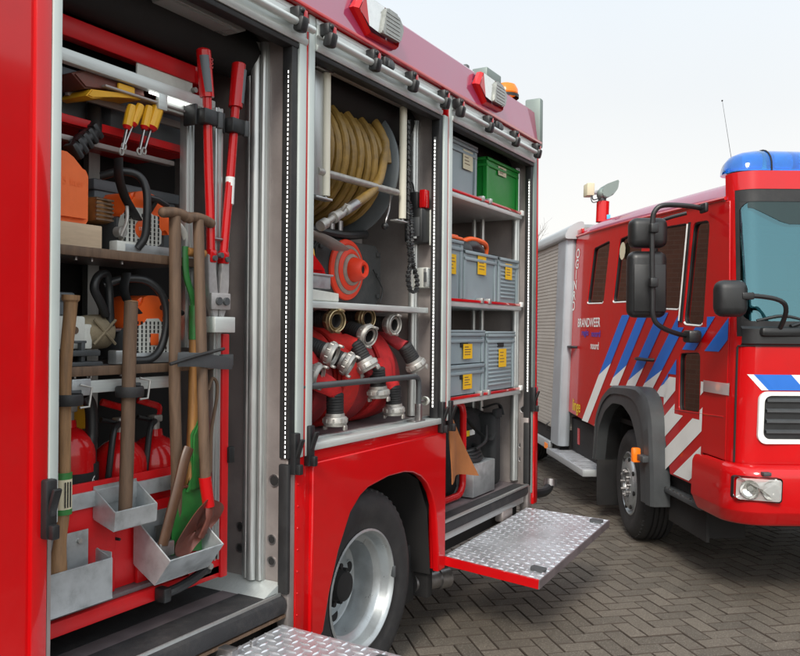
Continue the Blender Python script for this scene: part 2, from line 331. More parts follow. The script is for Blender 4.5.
        bpy.data.objects.remove(ob); bpy.data.curves.remove(cu)
        vs = [s.bm.verts.new(V(f(v.co.x, v.co.y, v.co.z + depth/2))) for v in me.vertices]; fs = []
        for p in me.polygons:
            try: fs.append(s.bm.faces.new([vs[i] for i in p.vertices]))
            except ValueError: pass
        bpy.data.meshes.remove(me); s._tag(fs, m); return s
    def text(s, body, size, f, m, extrude=0.0, bold=0.0):
        cu = bpy.data.curves.new('tmp', 'FONT'); cu.body = body; cu.size = size; cu.align_x = 'CENTER'; cu.align_y = 'CENTER'; cu.extrude = extrude; cu.offset = bold
        ob = bpy.data.objects.new('tmp', cu); COL.objects.link(ob); bpy.context.view_layer.update()
        me = bpy.data.meshes.new_from_object(ob.evaluated_get(bpy.context.evaluated_depsgraph_get()))
        bpy.data.objects.remove(ob); bpy.data.curves.remove(cu)
        vs = [s.bm.verts.new(V(f(v.co.x, v.co.y))) for v in me.vertices]; fs = []
        for p in me.polygons:
            try: fs.append(s.bm.faces.new([vs[i] for i in p.vertices]))
            except ValueError: pass
        bpy.data.meshes.remove(me); s._tag(fs, m); return s
    def warp(s, f):
        for v in s.bm.verts: v.co = V(f(v.co))
        return s
    def build(s, name, parent=None, smooth=35):
        bm = s.bm
        bmesh.ops.recalc_face_normals(bm, faces=bm.faces)
        if parent is not None:
            off = V((0,0,0)); p = parent
            while p is not None:
                off += p.location; p = p.parent
            root = parent
            while root.parent is not None: root = root.parent
            if root not in LOCAL:
                bmesh.ops.translate(bm, verts=bm.verts, vec=-off)
        me = bpy.data.meshes.new(name); bm.to_mesh(me); bm.free()
        for k in s.mats: me.materials.append(M[k])
        for p in me.polygons: p.use_smooth = True
        me.set_sharp_from_angle(angle=math.radians(smooth))
        o = bpy.data.objects.new(name, me); COL.objects.link(o)
        if parent is not None: o.parent = parent
        return o

def tag(o, label=None, cat=None, group=None, kind=None):
    if label: o['label'] = label
    if cat: o['category'] = cat
    if group: o['group'] = group
    if kind: o['kind'] = kind
    return o
def thing(name, loc, label, cat, group=None):
    o = bpy.data.objects.new(name, None); COL.objects.link(o); o.location = loc; o.empty_display_size = 0.1
    return tag(o, label, cat, group)
def arc(cx, cy, r, a0, a1, n): return [(cx+r*math.cos(a0+(a1-a0)*i/n), cy+r*math.sin(a0+(a1-a0)*i/n)) for i in range(n+1)]
def rrect(x0, x1, y0, y1, r, n=5):
    return arc(x1-r,y1-r,r,0,PI/2,n)+arc(x0+r,y1-r,r,PI/2,PI,n)+arc(x0+r,y0+r,r,PI,1.5*PI,n)+arc(x1-r,y0+r,r,1.5*PI,2*PI,n)
def rpoly(pts, r, n=4):
    """round the corners of a polygon"""
    o = []; L = len(pts)
    for i in range(L):
        p = V(pts[i]); a = (V(pts[i-1])-p); b = (V(pts[(i+1) % L])-p)
        d = min(r, a.length*.45, b.length*.45); A = p+a.normalized()*d; B = p+b.normalized()*d
        for k in range(n+1):
            t = k/n; q = A*(1-t)**2 + p*2*t*(1-t) + B*t*t; o.append((q.x, q.y))
    return o
def smooth_path(pts, n=6):
    P = [V(p) for p in pts]; P = [P[0]*2-P[1]] + P + [P[-1]*2-P[-2]]; o = []
    for i in range(1, len(P)-2):
        for k in range(n):
            t = k/n; a, b, c, d = P[i-1], P[i], P[i+1], P[i+2]
            o.append(0.5*((2*b)+(c-a)*t+(2*a-5*b+4*c-d)*t*t+(3*b-a-3*c+d)*t**3))
    o.append(P[-2]); return o

# ------------------------------------------------------------------ ground
def ground():
    b = MB(); b.quad([(-300,-300,-.014),(300,-300,-.014),(300,300,-.014),(-300,300,-.014)], 'paver')
    tag(b.build('ground'), kind='structure')
    b = MB(); W = 0.105; g = 0.0045
    u = V((-.682,.731,0)); v = V((.731,.682,0)); C0 = V((1.925,0,0)); o = V((0.8,3.2,0))
    fw = V((-math.sin(YAW), math.cos(YAW), 0)); rt = V((math.cos(YAW), math.sin(YAW), 0)); fs = []; ed = []
    for i in range(-130, 171):
        for j in range(-130, 171):
            d = (i-j) % 4
            if d == 0: L, H = 2, 1
            elif d == 3: L, H = 1, 2
            else: continue
            c = o + u*((i+L/2)*W) + v*((j+H/2)*W)
            q = c-C0; dd = q.dot(fw); ll = q.dot(rt)
            if dd < 1.3 or dd > 17 or abs(ll) > 0.72*dd+.5 or c.x < -5.0: continue
            hl, hh = L*W/2-g/2, H*W/2-g/2; ch = .004
            z = random.uniform(-.0025, .0015); tx, ty = random.uniform(-.012,.012), random.uniform(-.012,.012)
            def P(a, bb, zz): return b.bm.verts.new(c + u*a + v*bb + V((0,0,z+zz+a*tx+bb*ty)))
            lo = [P(-hl,-hh,-.013),P(hl,-hh,-.013),P(hl,hh,-.013),P(-hl,hh,-.013)]
            md = [P(-hl,-hh,-.004),P(hl,-hh,-.004),P(hl,hh,-.004),P(-hl,hh,-.004)]
            up = [P(-hl+ch,-hh+ch,0),P(hl-ch,-hh+ch,0),P(hl-ch,hh-ch,0),P(-hl+ch,hh-ch,0)]
            fs.append(b.bm.faces.new(up))
            for A, B in ((lo, md), (md, up)):
                for k in range(4): ed.append(b.bm.faces.new([A[k], A[(k+1)%4], B[(k+1)%4], B[k]]))
    b._tag(fs, 'paver'); b._tag(ed, 'joint')
    tag(b.build('pavement', smooth=10), kind='structure')
    b = MB(); b.quad([(-14,-4,-.010),(14,-4,-.010),(14,18,-.010),(-14,18,-.010)], 'joint'); tag(b.build('pavement_bed'), kind='structure')
ground()

# ================================================================== TRUCK WITH OPEN LOCKERS
# its side is the plane X=0, Y runs from the cab to the tail
A = thing('fire_truck', (-1.2, 2.6, 0), 'red fire truck in the foreground with three open equipment lockers and step flaps folded down', 'fire truck', 'fire trucks')
YZ = lambda a, b, c=0: (c, a, b)

def truck_shell():
    b = MB()                                              # body core, tail, left front panel
    b.box(-2.45, -.66, -1.0, 5.2, .62, 3.08, 'red', .03)
    b.box(-.66, -.03, -1.0, 1.45, .40, 2.86, 'red')
    b.build('body', A)
    b = MB(); b.plate([(-1.0,.36),(1.435,.36),(1.435,2.86),(-1.0,2.86)], [], lambda a,c,d:(-.045+d-.05*max(0,1.36-a)**1.5*0,a,c), .03, 'red', .004); b.box(-.04,.003,1.408,1.457,.36,2.865,'red',.006)
    b.build('front_panel', A)
    b = MB(); b.prism([(-.62,2.88),(.012,2.88),(.010,2.90),(-.012,3.075),(-.04,3.10),(-.62,3.12)], lambda a,c:(a,-1.0,c), (0,6.19,0), 'redroof_sky', .006)
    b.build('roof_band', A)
    b = MB(); b.box(.004, .034, -1.0, 5.2, 2.862, 2.879, 'red', .004); b.box(-.02,.004,-1.0,5.19,2.86,2.882,'red')
    b.build('drip_edge', A)
    # lower panel over the wheel with its arch cut
    arch = [(2.665,.35),(2.735,.40),(2.775,.54),(2.84,.70),(2.93,.845),(3.01,.905),(3.075,.93),(3.25,.952),(3.40,.95),(3.487,.936),(3.57,.905),(3.635,.86),(3.69,.80),(3.728,.727),(3.747,.64),(3.765,.50),(3.775,.385),(3.836,.385),(3.836,1.083),(2.665,1.083)]
    b = MB(); b.plate(arch, [], lambda a,c,d:(-.016+d,a,c), .026, 'red', .006)
    b.build('wheel_panel', A, 50)
    b = MB(); b.box(-.05,-.002,2.572,2.66,.33,1.136,'red',.003); b.box(-.05,-.004,2.66,3.842,1.087,1.136,'red',.003)
    b.box(-.05,-.006,3.776,3.848,.385,1.087,'red',.003)
    for k in range(9): b.ball((-.001,2.583,.42+.085*k),.004,'red',n=8)
    b.build('panel_surround', A)
    b = MB(); b.box(-.05,.012,5.15,5.225,.475,1.25,'red',.006); b.box(-.05,.006,5.195,5.215,1.25,2.86,'red',.003); b.build('tail_trim', A)
    b = MB(); b.box(-.07,.004,5.135,5.193,.55,2.87,'greenbox',.006); b.box(-.08,.03,5.17,5.23,2.84,3.17,'greenbox',.012); b.build('corner_post', A)
    # arch liner and chassis
    b = MB(); pts = [(2.70,.30),(2.75,.60),(2.90,.86),(3.08,.955),(3.42,.962),(3.62,.87),(3.72,.70),(3.76,.36)]
    b.loft([[(x,p[0],p[1]) for p in pts] for x in (-.03,-.75)], 'dark')
    b.quad([(-.75,2.6,.2),(-.75,3.85,.2),(-.75,3.85,1.1),(-.75,2.6,1.1)],'dark')
    b.build('wheel_arch', A)
    b = MB(); b.box(-1.9,-.75,-1.0,5.1,.42,.60,'dark'); b.box(-.74,-.10,3.84,5.13,.40,.52,'dark'); b.box(-.74,-.16,1.4,2.56,.36,.50,'dark')
    b.box(-.60,-.06,3.79,3.85,.22,.9,'dark',.01); b.box(-.70,-.14,3.70,3.79,.20,.50,'rubber',.006)
    b.build('chassis', A)
    b = MB(); b.cyl((-.16,3.80,.285),(-.07,3.99,.282),.052,'steel',20); b.cyl((-.085,3.95,.282),(-.055,4.01,.282),.058,'steel',20); b.cyl((-.054,4.011,.282),(-.05,4.018,.282),.045,'dark',20)
    b.build('exhaust_pipe', A)
    b = MB(); b.tube(smooth_path([(-.25,5.2,.55),(-.14,5.42,.485),(-.10,5.62,.462),(-.10,5.74,.468),(-.10,5.79,.50)],4),.034,'blackp',10); b.cyl((-.10,5.79,.485),(-.10,5.80,.535),.05,'steel',14)
    b.build('drain_hose', A)
truck_shell()

def locker(y0, y1, z0, top=2.80, back=-.62):
    b = MB()
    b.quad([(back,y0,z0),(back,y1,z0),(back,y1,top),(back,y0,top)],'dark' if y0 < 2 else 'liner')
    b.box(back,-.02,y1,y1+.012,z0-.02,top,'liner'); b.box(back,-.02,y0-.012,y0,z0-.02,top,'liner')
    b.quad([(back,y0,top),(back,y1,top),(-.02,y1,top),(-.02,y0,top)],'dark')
    b.build('locker_lining', A)
    b = MB(); b.cyl((-.24,y0+.02,2.70),(-.24,y1-.02,2.70),.095,'dark',18); b.build('shutter_roll', A)
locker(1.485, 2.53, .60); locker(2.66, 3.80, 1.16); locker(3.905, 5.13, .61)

def guide(y, x0, x1, z0, z1):      # grooved extrusion standing on a locker wall
    b = MB(); n = 5; wd = (x1-x0)/n
    b.box(x0, x1, y-.012, y-.001, z0, z1, 'alu')
    b.cyl((x0+wd*1.1,y-.016,z0),(x0+wd*1.1,y-.016,z1),.012,'alu',12); b.cyl((x0+wd*2.6,y-.02,z0),(x0+wd*2.6,y-.02,z1),.022,'alu',14); b.cyl((x1-wd*.8,y-.016,z0),(x1-wd*.8,y-.016,z1),.012,'alu',12)
    b.build('guide_rail', A)
guide(2.53, -.225, -.115, .64, 2.74); guide(3.80, -.185, -.135, 1.17, 2.72); guide(5.13, -.14, -.09, .63, 2.70)

def holes(y, spots):
    for (x, z, r) in spots:
        b = MB(); b.cyl((x,y-.004,z),(x,y-.001,z),r,'dark',18); b.lathe([(r,0),(r+.006,-.002),(r+.006,.003)],(x,y-.003,z),(0,1,0),'steel',18)
        b.build('wall_hole', A)
holes(2.53, [(-.075,1.03,.019),(-.085,.80,.014),(-.085,.715,.014),(-.245,.83,.013),(-.245,.745,.013)])
holes(5.13, [(-.055,1.10,.019),(-.07,.86,.013),(-.07,.77,.013)])

def pillars():
    b = MB(); b.box(-.03,.006,1.457,1.487,1.085,2.73,'frame',.004); b.build('door_frame', A)
    for (y, z0) in ((2.53,1.12),(3.775,1.145)):
        b = MB()
        b.box(-.045,.002,y-.012,y+.026,z0,2.735,'rubber',.004)
        b.box(-.045,.010,y+.026,y+.072,z0,2.74,'frame',.004); b.box(-.045,.004,y+.072,y+.088,z0,2.86,'red'); b.box(-.045,.010,y+.088,y+.128,z0,2.862,'frame',.004)
        b.build('door_frame', A)
    b = MB(); b.box(-.045,-.004,5.10,5.133,.60,2.735,'rubber',.003); b.build('door_frame', A)
    b = MB(); b.box(-.06,-.006,2.532,2.571,.38,1.12,'liner',.004); b.box(-.045,.004,2.512,2.534,.60,1.10,'rubber',.008); b.build('frame_foot', A)
    b = MB(); b.box(-.06,-.004,5.085,5.149,.42,1.05,'liner',.004); b.box(-.035,.006,5.075,5.095,.62,1.02,'rubber',.006); b.build('frame_foot', A)
    for (y, z) in ((1.452,1.16),(2.545,1.17),(2.64,1.19),(3.80,1.2),(3.89,1.2),(5.14,1.2)):
        b = MB(); b.box(-.01,.026,y-.018,y+.018,z-.11,z+.05,'blackp',.006); b.box(.02,.045,y-.012,y+.012,z-.11,z-.07,'blackp',.005); b.obox((.03,y,z-.02),(.012,.026,.10),Euler((0,.35,0)),'blackp',.004)
        b.build('end_stop', A)
    for (y, x, z0, z1) in ((2.526,-.012,1.12,2.62),(3.7665,-.02,1.22,2.62),(5.103,-.012,1.22,2.62)):
        b = MB(); b.box(x-.010,x+.002,y-.006,y-.002,z0,z1,'alu'); n = int((z1-z0)/.0185)
        for k in range(n): b.box(x-.006,x-.002,y-.0085,y-.006,z0+.004+k*.0185,z0+.0145+k*.0185,'led')
        b.build('light_strip', A)
pillars()

def shutter(y0, y1, clips, latch):
    b = MB()
    b.prism([(-.05,2.732),(.012,2.728),(.018,2.738),(.018,2.752),(.008,2.757),(.008,2.786),(.018,2.79),(.018,2.832),(.010,2.84),(.010,2.858),(-.05,2.858)], lambda a,c:(a,y0,c), (0,y1-y0,0), 'aluh', .002)
    b.box(-.045,.006,y0,y1,2.706,2.727,'rubber',.004)
    s = b.build('shutter_bar', A)
    b = MB(); b.cyl((.045,y0+.02,2.782),(.045,y1-.005,2.782),.0145,'aluh',14); b.build('pull_rod', A)
    for y in clips:
        b = MB(); b.box(.012,.062,y-.026,y+.026,2.79,2.842,'blackp',.01); b.obox((.052,y,2.776),(.045,.046,.06),Euler((0,.25,0)),'blackp',.012)
        b.ball((.06,y-.006,2.826),.012,'blackp',n=10); b.box(.0625,.0655,y+.002,y+.024,2.795,2.83,'red',.002)
        b.build('rod_clip', A)
    for y in latch:
        b = MB(); b.box(.012,.04,y-.04,y+.04,2.80,2.85,'blackp',.008); b.box(.038,.05,y-.02,y+.03,2.805,2.835,'darkgrey',.004); b.build('latch', A)
shutter(1.50, 2.60, (1.72,2.505), ()); shutter(2.662, 3.77, (2.70,3.045,3.39,3.728), (3.19,)); shutter(3.89, 5.13, (3.905,4.29,4.69,5.07), (4.47,))

def floors():
    b = MB(); b.box(-.62,-.03,1.46,2.53,.555,.600,'liner')
    b.box(-.385,-.245,1.40,2.42,.600,.604,'antislip'); b.box(-.245,-.165,1.40,2.44,.600,.603,'greystrip'); b.box(-.165,-.035,1.40,2.50,.600,.604,'antislip')
    b.box(-.034,-.026,1.40,2.515,.585,.606,'alu',.002); b.prism([(-.03,.597),(-.012,.585),(-.005,.56),(-.012,.53),(-.06,.52),(-.06,.59)], lambda a,c:(a,1.40,c),(0,1.125,0),'antislip',.003)
    b.box(-.08,-.015,1.40,2.53,.510,.522,'woodd')
    b.prism([(2.42,.6005),(2.528,.6005),(2.528,.64)], lambda a,c:(-.38,a,c), (.34,0,0), 'aluh')
    b.build('locker_floor', A)
    b = MB()
    for y in (2.20,2.28): b.obox((.03,y,.475),(.012,.025,.10),Euler((.25,.35,0)),'steel',.003)
    b.box(-.06,.05,2.15,2.19,.44,.52,'steel',.004); b.cyl((.02,2.15,.485),(.02,2.32,.485),.009,'steel',10)
    b.build('flap_bracket', A)
    b = MB(); b.box(-.62,-.035,2.66,3.80,1.14,1.160,'liner'); b.box(-.60,-.05,2.67,3.79,1.160,1.164,'greystrip'); b.build('locker_floor', A)
    b = MB(); b.box(-.06,.016,2.64,3.80,1.137,1.166,'aluh',.004); b.box(-.075,-.055,2.66,3.79,1.166,1.176,'alu',.002); b.build('sill', A)
    b = MB(); b.box(-.62,-.06,3.86,5.13,.585,.61,'greystrip'); b.prism([(-.10,.612),(-.02,.612),(-.004,.60),(.0,.57),(-.01,.545),(-.10,.545)], lambda a,c:(a,3.85,c),(0,1.24,0),'antislip',.004)
    b.box(-.016,.004,3.85,5.09,.605,.618,'alu',.003); b.box(-.1,-.02,3.85,5.06,.50,.545,'alu',.006); b.box(-.28,-.11,3.86,4.43,.611,.617,'greystrip')
    b.box(-.075,-.015,4.70,4.86,.44,.51,'liner',.012)
    b.build('locker_floor', A)
    # shelves
    b = MB(); b.box(-.62,-.045,2.67,3.745,1.708,1.736,'aluh',.003); b.build('shelf', A)
    for z in (2.385, 1.782, 1.235):
        b = MB(); b.box(-.60,-.06,3.91,5.09,z-.028,z,'aluh',.003); b.box(-.075,-.055,3.92,5.06,z,z+.016,'red',.003); b.box(-.066,-.05,5.06,5.10,z-.005,z+.028,'white',.003)
        for y in (4.44,4.55): b.box(-.09,-.045,y-.014,y+.014,z,z+.03,'alu',.003)
        b.build('shelf', A)
    b = MB()
    for x in (-.30,-.36): b.cyl((x,4.99,.61),(x,4.99,2.76),.016,'alu',12)
    b.box(-.60,-.585,4.42,4.46,.61,2.7,'alu'); b.build('shelf_upright', A)
floors()

def tread_flap(c00, c01, c10, c11, label=None):
    """c00 near hinge, c01 far hinge, c10 near outer, c11 far outer corner"""
    c00, c01, c10, c11 = map(V, (c00, c01, c10, c11))
    nrm = (c01-c00).cross(c10-c00).normalized()
    if nrm.z < 0: nrm = -nrm
    def F(p):                                                # u outwards, v along, z up
        return (c00*(1-p.x)+c10*p.x)*(1-p.y) + (c01*(1-p.x)+c11*p.x)*p.y + nrm*p.z
    L, W = (c01-c00).length, (c10-c00).length
    b = MB(); b.box(0,1,0,1,-.03,0,'tread'); nv, nu = int(L/.040), int(W/.040)
    for i in range(nu):
        for j in range(nv):
            u, v = (i+.5)/nu, (j+.5)/nv; s = 1 if (i+j) % 2 else -1
            a = .0245/W; c = .0060/L; a2 = .0060/W; c2 = .0245/L
            P = [(-a,0),(0,-c*1.3),(a,0),(0,c*1.3)] if s > 0 else [(-a2*1.3,0),(0,-c2),(a2*1.3,0),(0,c2)]
            lo = [b.bm.verts.new((u+x,v+y,0)) for x, y in P]; hi = [b.bm.verts.new((u+x*.55,v+y*.55,.0042)) for x, y in P]
            fs = [b.bm.faces.new(hi)]+[b.bm.faces.new([lo[k],lo[(k+1)%4],hi[(k+1)%4],hi[k]]) for k in range(4)]; b._tag(fs,'treadhi')
    f = b.warp(F).build('step_flap', A, 60)
    b = MB(); b.box(0,1.0,-.012,0,-.042,.002,'red'); b.warp(F).build('red_edge', f)
    b = MB(); b.box(1,1.012,-.012,1,-.042,.003,'greystrip'); b.warp(F).build('outer_edge', f)
    for (u, v) in ((.90,.10),(.90,.93)):
        b = MB(); pts = rrect(u-.075,u+.075,v-.022,v+.022,.02,4); pts = [(p[0],p[1]) for p in pts]
        b.prism(pts, lambda a,c:(a,c,.002),(0,0,.012),'darkgrey',.0); b.warp(F).build('foot_pad', f)
tread_flap((0,3.853,.437),(0,5.06,.470),(.53,3.853,.395),(.53,5.09,.447))
tread_flap((0,1.35,.490),(0,2.49,.497),(.56,1.35,.478),(.56,2.49,.484))

def wheel(parent, c, R, wdt, rim_r, deep, axis=1, turn=0.0, hub_out=False):
    """axis +1: the outer side looks to +X of the frame it is built in"""
    Rz = Matrix.Rotation(turn, 3, 'Z'); ax = Rz @ V((axis,0,0)); c = V(c)
    b = MB(); s = .018; h = wdt
    prof = [(rim_r,0),(rim_r+.012,.004),(rim_r+.03,.002),(rim_r+.05,.010),(R-.085,.020),(R-.06,.017),(R-.045,.010),(R-.022,-.006),(R-.006,-.026),(R,-.05)]
    n = 4
    for k in range(n):
        y0 = -.05-(h-.10)*k/n; y1 = -.05-(h-.10)*(k+1)/n
        prof += [(R,y0-.003),(R,y1+.012),(R-.014,y1+.009),(R-.014,y1+.002)]
    prof += [(R,-h+.05),(R-.02,-h+.006),(R-.08,-h-.01),(rim_r,-h)]
    b.lathe(prof, c, ax, 'tyre', 56)
    for k in range(56):
        a = 2*PI*k/56; u = Rz @ V((0,math.cos(a),math.sin(a))); t = Rz @ V((0,-math.sin(a),math.cos(a)))
        m3 = Matrix((ax, t, u)).transposed()
        b.obox(c+u*(R-.017)+ax*(-.030), (.034,.022,.020), m3, 'tyre', .004, 1)
    w_ = b.build('wheel', parent, 40)
    b = MB()
    if not hub_out:
        b.lathe([(rim_r+.004,.006),(rim_r-.006,.010),(rim_r-.014,.004),(rim_r-.020,-.014),(rim_r-.026,-.05),(rim_r-.032,-.062),(rim_r-.058,-.075),(rim_r-.062,-.10),(rim_r-.066,-deep+.008),(rim_r-.078,-deep),(rim_r-.098,-deep-.004),(rim_r-.12,-deep+.010),(.10,-deep+.006),(.095,-deep)], c, ax, 'rim', 56)
    else:
        b.lathe([(rim_r+.004,.004),(rim_r-.006,.008),(rim_r-.012,.0),(rim_r-.022,-.03),(rim_r-.03,-.035),(rim_r-.045,.006),(rim_r-.065,.022),(.125,.026),(.115,.022),(.11,.010),(.05,.008)], c, ax, 'rim', 48)
    rim = b.build('rim', w_, 40)
    nh = 8
    for k in range(nh):
        a = 2*PI*(k+.3)/nh; u = Rz @ V((0,math.cos(a),math.sin(a))); p = c+u*((rim_r-.107) if not hub_out else (rim_r-.05))+ax*((-deep+.0045) if not hub_out else .018)
        rr = .028 if not hub_out else .017
        b = MB(); b.cyl(p-ax*.010, p+ax*.003, rr, 'dark', 16)
        if not hub_out: b.lathe([(rr,.003),(rr+.005,.005),(rr+.007,.001)], p, ax, 'rim', 16)
        b.build('hand_hole', w_)
    b = MB()
    if not hub_out:
        b.lathe([(.10,-deep+.004),(.095,-deep+.03),(.07,-deep+.045),(.066,-deep+.09),(.05,-deep+.098),(0,-deep+.098)], c, ax, 'dark', 24)
        ring, base = .0855, -deep+.02
    else:
        b.lathe([(.11,.010),(.085,.014),(.080,-.010),(.05,-.012),(.046,.012),(0,.014)], c, ax, 'steel', 24); ring, base = .098, .014
    for k in range(10):
        a = 2*PI*k/10; u = Rz @ V((0,math.cos(a),math.sin(a)))
        b.cyl(c+u*ring+ax*base, c+u*ring+ax*(base+.034), .0125, 'steel' if hub_out else 'dark', 6)
    b.build('hub', w_)
    if not hub_out:
        b = MB(); p = c + V((axis*.004, rim_r*.97, .02)); b.obox(p, (.03,.016,.055), None, 'darkgrey', .006); b.build('balance_weight', w_)
    return w_
wheel(A, (-.035,3.118,.452), .452, .26, .268, .185)
wheel(A, (-2.37,3.118,.452), .452, .24, .268, .135, axis=-1)
wheel(A, (-.04,-.55,.452), .452, .24, .268, .05)

def scene_light(yc, zc):
    O = [(-.205,.005),(-.14,.088),(.13,.082),(.19,.03),(.155,-.07),(-.095,-.082)]
    I = [(-.185,.002),(-.136,.080),(.127,.076),(.184,.027),(.150,-.062),(-.090,-.070)]
    b = MB(); b.loft([[(.0,yc+a,zc+c) for a,c in O],[(.022,yc+a,zc+c) for a,c in O],[(.04,yc+a,zc+c) for a,c in I],[(.032,yc+a,zc+c) for a,c in I]],'red',closed=True)
    h = b.build('scene_light', A, 20)
    b = MB(); b.quad([(.041,yc-.134,zc+.079),(.043,yc+.02,zc+.075),(.045,yc-.02,zc-.056),(.041,yc-.105,zc-.046)],'mirrorg'); b.quad([(.041,yc-.182,zc),(.041,yc-.134,zc+.079),(.041,yc-.105,zc-.046)],'red'); b.build('reflector', h)
    b = MB(); b.prism(rpoly([(.018,.072),(.12,.070),(.172,.024),(.14,-.05),(-.02,-.054)],.012),lambda a,c:(.036,yc+a,zc+c),(.022,0,0),'lensg',.005)
    for k in range(6): b.box(.058,.0605,yc+.01,yc+.13,zc-.042+k*.018,zc-.034+k*.018,'lensg')
    b.build('lens', h)
scene_light(3.115, 2.985); scene_light(4.36, 2.99)
b = MB(); b.lathe([(.085,0),(.085,.02),(.07,.024)],(-.09,4.86,3.10),(0,0,1),'blackp',20); bz = b.build('beacon', A)
b = MB(); b.lathe([(.075,.022),(.08,.03),(.078,.055),(.062,.085),(.03,.098),(0,.10)],(-.09,4.86,3.10),(0,0,1),'amber',22); b.build('amber_dome', bz)
b = MB(); b.box(-.16,-.06,4.50,4.72,3.10,3.20,'greenbox',.008); b.tube(smooth_path([(-.10,4.72,3.17),(-.09,4.79,3.17),(-.09,4.83,3.11)],4),.006,'blackp',8); b.build('junction_box', A)
b = MB(); b.box(-.14,-.10,4.30,4.34,3.10,3.165,'darkgrey',.006); b.build('roof_fitting', A)
b = MB(); b.prism([(1.95,2.70),(2.30,2.70),(2.34,2.72),(2.34,2.76),(1.93,2.76)], lambda a,c:(-.16,a,c),(.09,0,0),'lens',.008); b.build('locker_lamp', A)
b = MB(); b.tube(smooth_path([(-.3,1.6,2.74),(-.28,1.8,2.71),(-.28,2.05,2.69),(-.30,2.2,2.62),(-.33,2.24,2.45)],5),.006,'blackp',8); b.build('lamp_cable', A)
b = MB(); b.box(.0101,.0108,3.30,3.375,.985,1.0,'white'); b.build('worn_sticker', A)

# ================================================================== MIDDLE LOCKER: reel, cone, hoses
def hose_reel():
    cy0, cy1, cx, cz, R = 3.00, 3.47, -.43, 2.43, .355
    t = thing('hose_reel', (cx,3.25,2.05), 'hose reel wound with yellow-brown hose in the upper middle locker', 'hose reel')
    b = MB(); b.lathe([(.05,cy1-3.25),(R-.012,cy1-3.25),(R,cy1-3.25+.006),(R,cy1-3.25+.014),(R-.01,cy1-3.25+.02),(.05,cy1-3.25+.02)],(cx,3.25,cz),(0,1,0),'reel',64)
    b.build('flange', t)
    b = MB(); b.cyl((cx,cy0-.15,cz),(cx,cy1,cz),.20,'reel',32); b.cyl((cx,cy1,cz),(cx,cy1+.25,cz),.03,'steel',14); b.build('drum', t)
    b = MB(); rnd = random.Random(3); n = 13
    pts = []
    for k in range(n*36+1):
        a = -2*PI*k/36; y = cy0 - .10 + (cy1-cy0+.06)*k/(n*36)
        rr = .295 + .016*math.sin(k/36*2.1) + .012*math.sin(k*.35+1)
        pts.append((cx+rr*math.cos(a), y, cz+rr*math.sin(a)))
    b.tube(pts, .0195, 'reelhose', 10)
    pts = []
    for k in range(n*36+1):
        a = 2*PI*k/36+1; y = cy1-.03 - (cy1-cy0-.03)*k/(n*36); rr = .252
        pts.append((cx+rr*math.cos(a), y, cz+rr*math.sin(a)))
    b.tube(pts, .024, 'reelhose', 10)
    # loose outer end hanging down to the branch pipe
    pts = [(cx+(.285+.04*min(1,i/6))*math.cos(2.35-.15*i), 3.405+.01*math.sin(3*(2.35-.15*i))-.05*max(0,1-i/4), cz+(.285+.04*min(1,i/6))*math.sin(2.35-.15*i)) for i in range(15)]
    pts += [(-.10,3.345,2.355),(-.085,3.26,2.28),(-.075,3.17,2.225),(-.07,3.09,2.185)]
    b.tube(smooth_path(pts,4), .0225, 'reelhose', 12)
    b.build('hose', t)
    b = MB(); P = lambda k: V((-.07,3.09,2.185)).lerp(V((-.06,2.80,2.05)), k)
    b.cyl(P(-.03),P(.24),.022,'steel',16); b.cyl(P(.24),P(.34),.022,'chrome',16); b.cyl(P(.34),P(.42),.016,'chrome',16); b.cyl(P(.42),P(.60),.021,'chrome',16); b.cyl(P(.60),P(.66),.025,'chrome',16); b.cyl(P(.66),P(.86),.014,'chrome',16); b.cyl(P(.86),P(1.0),.023,'chrome',16); b.cyl(P(.48)+V((0,0,.0)),P(.48)+V((.035,0,.04)),.008,'chrome',10)
    b.build('branch_pipe', t)
hose_reel()
def fairlead():
    t = thing('roller_frame', (-.08,3.17,2.16), 'frame of cream vertical rollers and a steel bar guiding the reel hose', 'roller frame')
    for y, z0, z1 in ((2.858,2.185,2.705),(3.518,2.17,2.72)):
        b = MB(); b.cyl((-.075,y,z0),(-.075,y,z1),.0185,'tubelit',18); b.cyl((-.075,y,z0-.02),(-.075,y,z1+.02),.007,'steel',10); r = b.build('vertical_roller', t)
    b = MB(); b.box(-.09,-.075,2.775,2.838,2.18,2.70,'alu',.003); b.box(-.10,-.06,2.77,2.89,2.166,2.176,'alu',.002); b.box(-.10,-.06,2.77,2.89,2.708,2.716,'alu',.002); b.build('side_plate', t)
    b = MB(); b.box(-.10,-.06,3.44,3.55,2.150,2.158,'alu',.002); b.build('foot_plate', t); b = MB(); b.box(-.105,-.075,2.80,3.56,2.722,2.752,'liner',.003)
    for k in range(30): b.box(-.0755,-.073,2.82+k*.024,2.828+k*.024,2.726,2.732,'alu')
    b.build('cross_rail', t)
    b = MB(); b.cyl((-.08,2.80,2.283),(-.08,3.47,2.292),.0165,'chrome',16); b.build('horizontal_roller', t)
    b = MB(); b.tube(smooth_path([(-.09,3.43,2.29),(-.10,3.435,2.22),(-.095,3.40,2.16),(-.10,3.395,2.13)],5),.005,'steel',8); b.ball((-.10,3.393,2.12),.018,'blackp'); b.build('pull_cord', t)
fairlead()
def reel_support():
    b = MB(); b.box(-.42,-.36,3.49,3.60,1.74,2.45,'liner',.004)
    for y in (3.20,3.27): b.cyl((-.28,y,1.74),(-.28,y,2.14),.017,'steel',12)
    b.tube(smooth_path([(-.14,2.66,2.04),(-.12,2.85,2.02),(-.14,3.0,2.0),(-.18,3.12,1.99)],4),.05,'liner',10,rv=.012)
    b.tube(smooth_path([(-.3,3.0,2.08),(-.26,3.25,2.07),(-.28,3.5,2.10)],5),.022,'blackp',10)
    b.build('reel_support', A)
reel_support()
